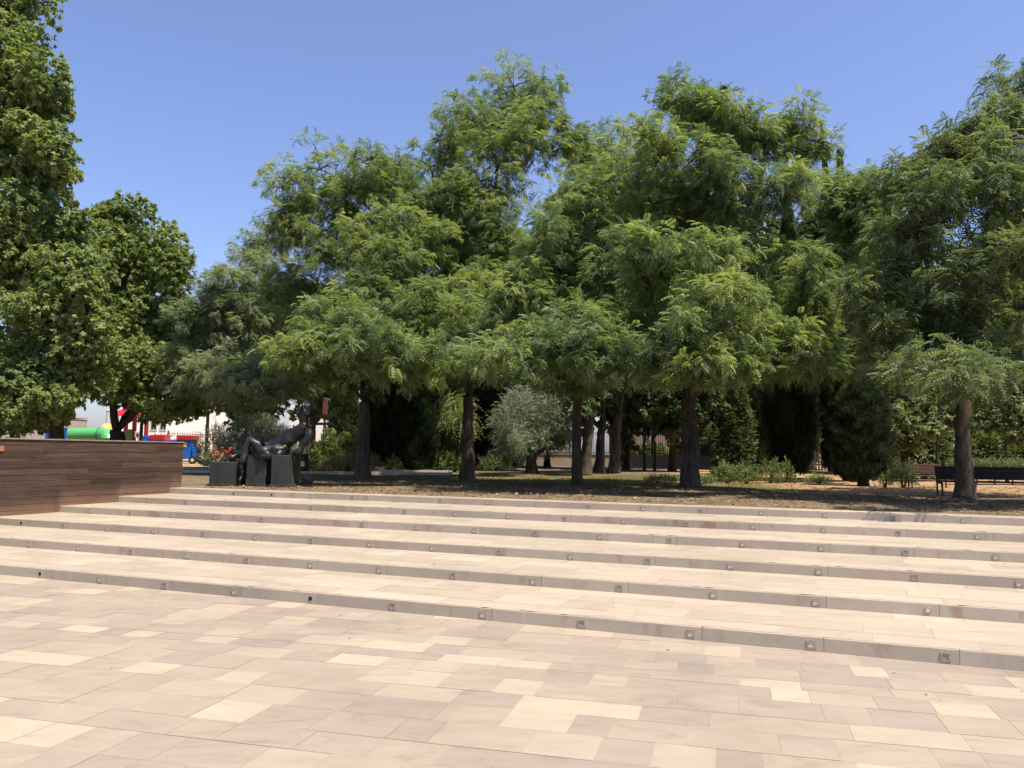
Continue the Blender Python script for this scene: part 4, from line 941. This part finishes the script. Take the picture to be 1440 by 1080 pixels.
mb = MB(); mb.tube([at(147, 611, DT + .15), at(150, 604, DT + .2), at(151, 598, DT + .3)], [R_ * 1.03, R_ * 1.0, R_ * .7], 24); mb.build('top_piece', M['pyellow'], t, True, True)
for px in (104, 134):
    mb = MB(); p = at(px, 611, DT); mb.tube([Vector((p.x, p.y, GZ)), Vector((p.x, p.y, p.z - R_ + .03))], .05, 8); mb.build('leg', M['pwhite'], t, True)
def post_frame(label, name, pxs, D, ytop, m, cat, extra=None):
    g = gx(sum(pxs) / len(pxs), D); t = thing(name, g, label, cat)
    for px in pxs:
        p = gx(px, D); mb = MB(); hz = zat(px, ytop, D) - GZ; mb.box(p + Vector((0, 0, hz / 2)), (.2, .2, hz)); mb.box(p + Vector((0, 0, hz + .03)), (.24, .24, .06)); mb.build('post', m, t, True, bevel=.015)
    return t, g
t, g = post_frame('blue climbing frame with two posts left of the green tube', 'climbing_frame', [70, 89], 47, 603, M['pblue'], 'climbing frame')
mb = MB(); a, b = gx(70, 47), gx(89, 47); zz = zat(80, 622, 47)
for q in (0, .25, .5): mb.tube([Vector((a.x, a.y, zz - q)), Vector((b.x, b.y, zz - q))], .03, 8)
mb.build('rung', M['pyellow'], t, True)
mb = MB(); mb.box(gx(64.5, 47) + Vector((0, 0, zat(66, 613, 47) - GZ)), (.22, .08, .5)); mb.build('panel', M['pblue'], t, True, bevel=.01)
mb = MB(); mb.box(gx(85, 47) + Vector((0, .1, (zat(86, 607, 47) - GZ) / 2)), (.14, .1, zat(86, 607, 47) - GZ)); mb.build('side_board', plain('play_lime', (.3, .42, .12), .5), t, True)
t, g = post_frame('red and lime play tower behind the forked plane trunk', 'play_tower', [175, 187, 204], 50, 583, M['pred'], 'play tower')
mb = MB(); c = at(189, 583, 50); w = 1.0
for dx, dy in ((-1, -1), (1, -1), (1, 1), (-1, 1)): pass
A = [c + Vector((dx * w, dy * w, -.1)) for dx, dy in ((-1, -1), (1, -1), (1, 1), (-1, 1))]; top = c + Vector((0, 0, .75))
for q in range(4): mb.poly([A[q], A[(q + 1) % 4], top])
mb.poly(list(reversed(A))); mb.build('roof', M['pred'], t, True)
mb = MB(); zz = zat(181, 612, 50); mb.box(Vector((g.x - .3, g.y, zz - .5)), (1.0, .9, .08)); mb.build('platform', M['pyellow'], t, True)
mb = MB(); p = at(181, 613, 49.5); mb.box(p + Vector((0, 0, -.2)), (.42, .06, 1.2)); mb.build('panel', plain('play_olive', (.14, .24, .05), .5), t, True, bevel=.01)
t = thing('activity_board', gx(192, 45.5), 'white playground board with a round dark hole on a post', 'play board')
mb = MB(); pz = zat(192, 611, 45.5) - GZ; mb.box((0, 0, pz), (.3, .06, .34)); mb.build('board', M['pwhite'], t, bevel=.02)
mb = MB(); mb.tube([(.02, -.045, pz - .02), (.02, -.02, pz - .02)], .08, 14); mb.build('hole', M['hole'], t)
mb = MB(); mb.box((.04, .02, (pz - .16) / 2), (.1, .08, pz - .16)); mb.build('post', M['pwhite'], t)
t = thing('white_post', gx(149, 48), 'tall white post rising above the yellow tube piece', 'post')
hz = zat(149, 578, 48) - GZ; mb = MB(); mb.lathe((0, 0, 0), [(.11, 0), (.1, hz)], 12); mb.build('shaft', M['pwhite'], t, smooth=False); mb = MB(); mb.lathe((0, 0, hz), [(.12, 0), (.12, .05), (.02, .11)], 12); mb.build('cap', M['pwhite'], t)
t = thing('white_post', gx(288, 52), 'thin white post beside the pink oleander right of the toy train', 'post')
hz = zat(288, 598, 52) - GZ; mb = MB(); mb.lathe((0, 0, 0), [(.06, 0), (.055, hz)], 10); mb.build('shaft', M['pwhite'], t); mb = MB(); mb.lathe((0, 0, hz), [(.075, 0), (.075, .04), (.02, .08)], 10); mb.build('cap', M['pwhite'], t)
# toy train
DN = 50.0; s_ = DN / FPX
def tz(py, px=250): return zat(px, py, DN)
g = gx(240, DN); t = thing('toy_train', g, 'blue wooden toy train with red roofs in the playground behind the wall', 'play train')
def tb(name, x0, x1, y0, y1, m, dep=1.2, dy=0.0, par=None, bev=.02):
    mb = MB(); a, b = at(x0, y1, DN), at(x1, y0, DN); mb.box(((a.x + b.x) / 2, DN + dy, (a.z + b.z) / 2), (abs(b.x - a.x), dep, abs(b.z - a.z)))
    return mb.build(name, m, t, True, bevel=bev)
tb('carriage', 200, 215, 613, 645, M['pblue']); tb('carriage', 217, 256, 619, 645, M['pblue'], 1.15)
tb('roof', 216.5, 238, 612, 618.5, M['pred'], 1.35); tb('roof', 254, 275, 612.5, 618.5, M['pred'], 1.35)
tb('trim', 216, 256, 618.6, 620.5, plain('train_violet', (.2, .12, .5), .5), 1.25)
tb('cab', 257, 273, 618.6, 645, M['pblue'], 1.1); tb('bonnet', 273.2, 279, 629, 645, M['pblue'], .9)
wo = tb('window', 263, 268, 622, 629, M['pyellow'], .04, -.56); tb('cab_pillar', 272.4, 273.4, 618.6, 629, M['pblue'], .08, -.5)
for px, r in ((271, .23), (247, .2), (226, .2), (207, .2)):
    p = at(px, 646, DN - .6); mb = MB(); mb.tube([(p.x, DN - .66, GZ + r + .03), (p.x, DN - .54, GZ + r + .03)], r, 20); w_o = mb.build('wheel', M['rubber'], t, True)
    mb = MB(); mb.tube([(p.x, DN - .68, GZ + r + .03), (p.x, DN - .655, GZ + r + .03)], r * .45, 14); h_o = mb.build('hub', M['pwhite'], t, True); h_o.parent = w_o
mb = MB()
for q in range(5): mb.tube([at(218 + q * 4.4, 612, DN), at(218 + q * 4.4, 609.6 + (q % 2), DN)], .05, 8)
mb.build('roof_knob', M['pred'], t, True)
mb = MB()
for q in range(2): p = at(243 + q * 6, 616, DN + .2); mb.lathe((p.x, p.y, p.z - .25), [(.16, 0), (.2, .14), (.14, .3), (.02, .36)], 14)
mb.build('steam_dome', M['pwhite'], t, True, True)
t = thing('spring_rider', gx(284, 47), 'low black rubber spring seat right of the toy train', 'play seat')
mb = MB(); mb.tube([(-.3, 0, .34), (-.1, 0, .24), (.12, 0, .25), (.3, 0, .42)], [.1, .13, .13, .08], 10); mb.build('seat', M['rubber'], t, smooth=True)
mb = MB(); mb.tube([(math.cos(q * .8) * .1, math.sin(q * .8) * .1, q * .0065) for q in range(36)], .014, 6); mb.build('spring', M['iron'], t)

# ------------------------------------------------------------------ fences and houses
M['render_white'] = plain('white_render', (1.2, 1.13, 1.0), .85, var=.05, scale=2)
M['render_cream'] = plain('cream_render', (0.62, 0.52, 0.42), .85, var=.08, scale=2)
M['render_pink'] = plain('pink_render', (0.27, 0.20, 0.165), .85, var=.1, scale=2)
M['glass'] = plain('dark_window', (0.03, 0.035, 0.045), .15, 0, .2, 3, .5)
M['tile'] = plain('roof_tile', (0.34, 0.16, 0.09), .8, var=.25, scale=20)
def house(label, x0, x1, ytop, D, m, wins, roof=True, depth=8):
    a, b = gx(x0, D), gx(x1, D); H = zat((x0 + x1) / 2, ytop, D) - GZ; w = (b - a).length
    t = thing('house', (a + b) / 2 + Vector((0, depth / 2, 0)), label, 'house', None)
    mb = MB(); mb.box((0, 0, H / 2 - .1), (w, depth, H + .2)); mb.build('wall', m, t)
    mb = MB(); mb.box((0, 0, .25), (w + .06, depth + .06, .5)); mb.build('plinth_course', M['render_cream'], t)
    if roof:
        mb = MB(); e = .4; z0 = H + .004; zr = H + 1.6
        A = [Vector((sx * (w / 2 + e), sy * (depth / 2 + e), z0)) for sx, sy in ((-1, -1), (1, -1), (1, 1), (-1, 1))]; r0, r1 = Vector((-w / 2 + 2, 0, zr)), Vector((w / 2 - 2, 0, zr))
        mb.poly([A[0], A[1], r1, r0]); mb.poly([A[2], A[3], r0, r1]); mb.poly([A[1], A[2], r1]); mb.poly([A[3], A[0], r0]); mb.poly(list(reversed(A))); mb.build('roof', M['tile'], t)
    else:
        mb = MB(); mb.box((0, 0, H + .15), (w + .2, depth + .2, .1)); mb.build('roof', M['render_cream'], t)
    for (wx0, wx1, wy0, wy1) in wins:
        p, q = at(wx0, wy1, D), at(wx1, wy0, D); cx, cz = (p.x + q.x) / 2 - t.location.x, (p.z + q.z) / 2 - GZ; ww, wh = q.x - p.x, q.z - p.z
        fr = MB()
        for dx, dz, sx, sz in ((-ww / 2, 0, .09, wh + .18), (ww / 2, 0, .09, wh + .18), (0, wh / 2 + .045, ww - .09, .09), (0, -wh / 2 - .045, ww - .09, .09), (0, 0, .05, wh)): fr.box((cx + dx, -depth / 2 - .03, cz + dz), (sx, .1, sz))
        f_ = fr.build('window', M['pwhite'], t); pn = MB(); pn.box((cx, -depth / 2 - .012, cz), (ww - .1, .03, wh)); pn.build('pane', M['glass'], f_)
    return t
house('white house wall in full sun behind the toy train', 150, 292, 520, 84, M['render_white'], [(191, 200, 585, 604), (203, 212, 585, 604), (225, 236, 545, 562), (255, 266, 545, 562)], False).rotation_euler = (0, 0, .4)
house('pale house glimpsed behind the lantern post', 405, 470, 500, 80, M['render_white'], [(447, 452, 562, 575), (459, 464, 562, 575), (420, 430, 562, 575)])
house('pink house glimpsed beyond the railings', 870, 960, 590, 82, M['render_pink'], [(906, 913, 606, 624), (940, 946, 606, 624)])
house('cream house behind the picket fence', 1040, 1230, 560, 84, M['render_cream'], [(1065, 1078, 600, 625), (1200, 1212, 600, 625)])
house('cream flat roofed house at the far left behind the small plane tree', -120, 60, 585, 80, M['render_cream'], [(20, 28, 605, 622), (-30, -18, 605, 622)], False)
def railing(label, x0, x1, D0, D1_, wall_h, top_y, m, step=.16, wallm=None, name='iron_railing'):
    a, b = gx(x0, D0), gx(x1, D1_); L = (b - a).length; d = (b - a).normalized(); rz_ = math.atan2(d.y, d.x)
    t = thing(name, a, label, 'fence', None, rz_); Ht = zat(x0, top_y, D0) - GZ
    mb = MB(); mb.box((L / 2, 0, wall_h / 2 - .05), (L, .3, wall_h + .1)); mb.build('base_wall', wallm or M['render_cream'], t)
    mb = MB(); mb.box((L / 2, 0, wall_h + .03), (L + .04, .38, .06)); mb.build('coping', wallm or M['render_cream'], t)
    mb = MB(); x = .1
    while x < L: mb.tube([(x, 0, wall_h + .06), (x, 0, Ht - .1), (x, 0, Ht)], [.018, .018, .004], 5, cap=False); x += step
    for z in (wall_h + .16, Ht - .22): mb.box((L / 2, 0, z), (L, .03, .04))
    mb.build('bars', m, t); x = 0
    while x <= L + .01:
        mb = MB(); mb.box((x, 0, (wall_h + Ht) / 2 + .06), (.1, .1, Ht - wall_h - .05)); mb.build('post', m, t); x += 3.0
    return t
railing('black iron railing on a pale low wall in the middle distance', 690, 1005, 62, 58, .85, 604, M['iron'])
railing('black spiked railing in front of the white house', 235, 296, 66, 68, .5, 606, M['iron'], .2)
# picket fence
a, b = gx(1105, 56), gx(1235, 54); d = (b - a); L = d.length; t = thing('picket_fence', a, 'pale wooden picket fence in the sun between two dark cypresses', 'fence', None, math.atan2(d.y, d.x))
for q in range(int(L / .19)):
    hz = (zat(1160, 628, 55) - GZ) + rs.uniform(-.06, .06); mb = MB(); mb.box((q * .19, 0, hz / 2), (.12, .03, hz)); mb.poly([Vector((q * .19 - .06, -.015, hz + .001)), Vector((q * .19 + .06, -.015, hz + .001)), Vector((q * .19, -.015, hz + .09))])
    if q == 0: pk = MB()
    pk.v += []; base_i = len(pk.v); pk.v += mb.v; pk.f += [tuple(i + base_i for i in f_) for f_ in mb.f]; pk.t += [rs.random()] * len(mb.f); pk.m += mb.m
pk.build('pickets', plain('picket_wood', (.52, .42, .36), .8, var=.15), t)
mb = MB(); mb.box((L / 2, .035, .4), (L, .04, .08)); mb.box((L / 2, .035, 1.2), (L, .04, .08)); mb.build('rail', plain('picket_rail', (.3, .24, .2), .8), t)
# wall closing the park on the right and left background
def garden_wall(label, x0, x1, D, ytop, m):
    a, b = gx(x0, D), gx(x1, D); H = zat((x0 + x1) / 2, ytop, D) - GZ; t = thing('garden_wall', (a + b) / 2, label, 'wall'); L = (b - a).length
    mb = MB(); mb.box((0, 0, H / 2 - .05), (L, .3, H + .1)); mb.build('body', m, t); mb = MB(); mb.box((0, 0, H + .04), (L + .06, .4, .07)); mb.build('coping', M['kerb'], t); return t
garden_wall('white sunlit garden wall glimpsed behind the olive', 660, 830, 66, 636, M['render_white'])

# dark bushes that close the view at the back of the park
for i, (lab, px, D, w, hp) in enumerate([('dark bush behind the railings below the low evergreen', 905, 64, 40, 34), ('dark bush behind the right end of the railings', 985, 64, 42, 40), ('dark bush behind the ivy clad bush', 1055, 60, 34, 44),
        ('dark bush behind the left end of the railings', 715, 66, 36, 40), ('dark rounded bush left of the bench tree trunk', 1300, 37, 44, 92), ('dark rounded bush right of the bench tree trunk', 1385, 38, 46, 86), ('dark bush at the right edge behind the hedge', 1455, 38, 46, 96),
        ('dark bush between the two dark cypresses near the path end', 600, 45, 50, 80), ('dark bush behind the yellow green willow', 660, 46, 44, 90)]):
    shrub(lab, px, 0, D, w, hp, 60 + i, 'bg', 'lobed', .2, .4, .6, up=.1)
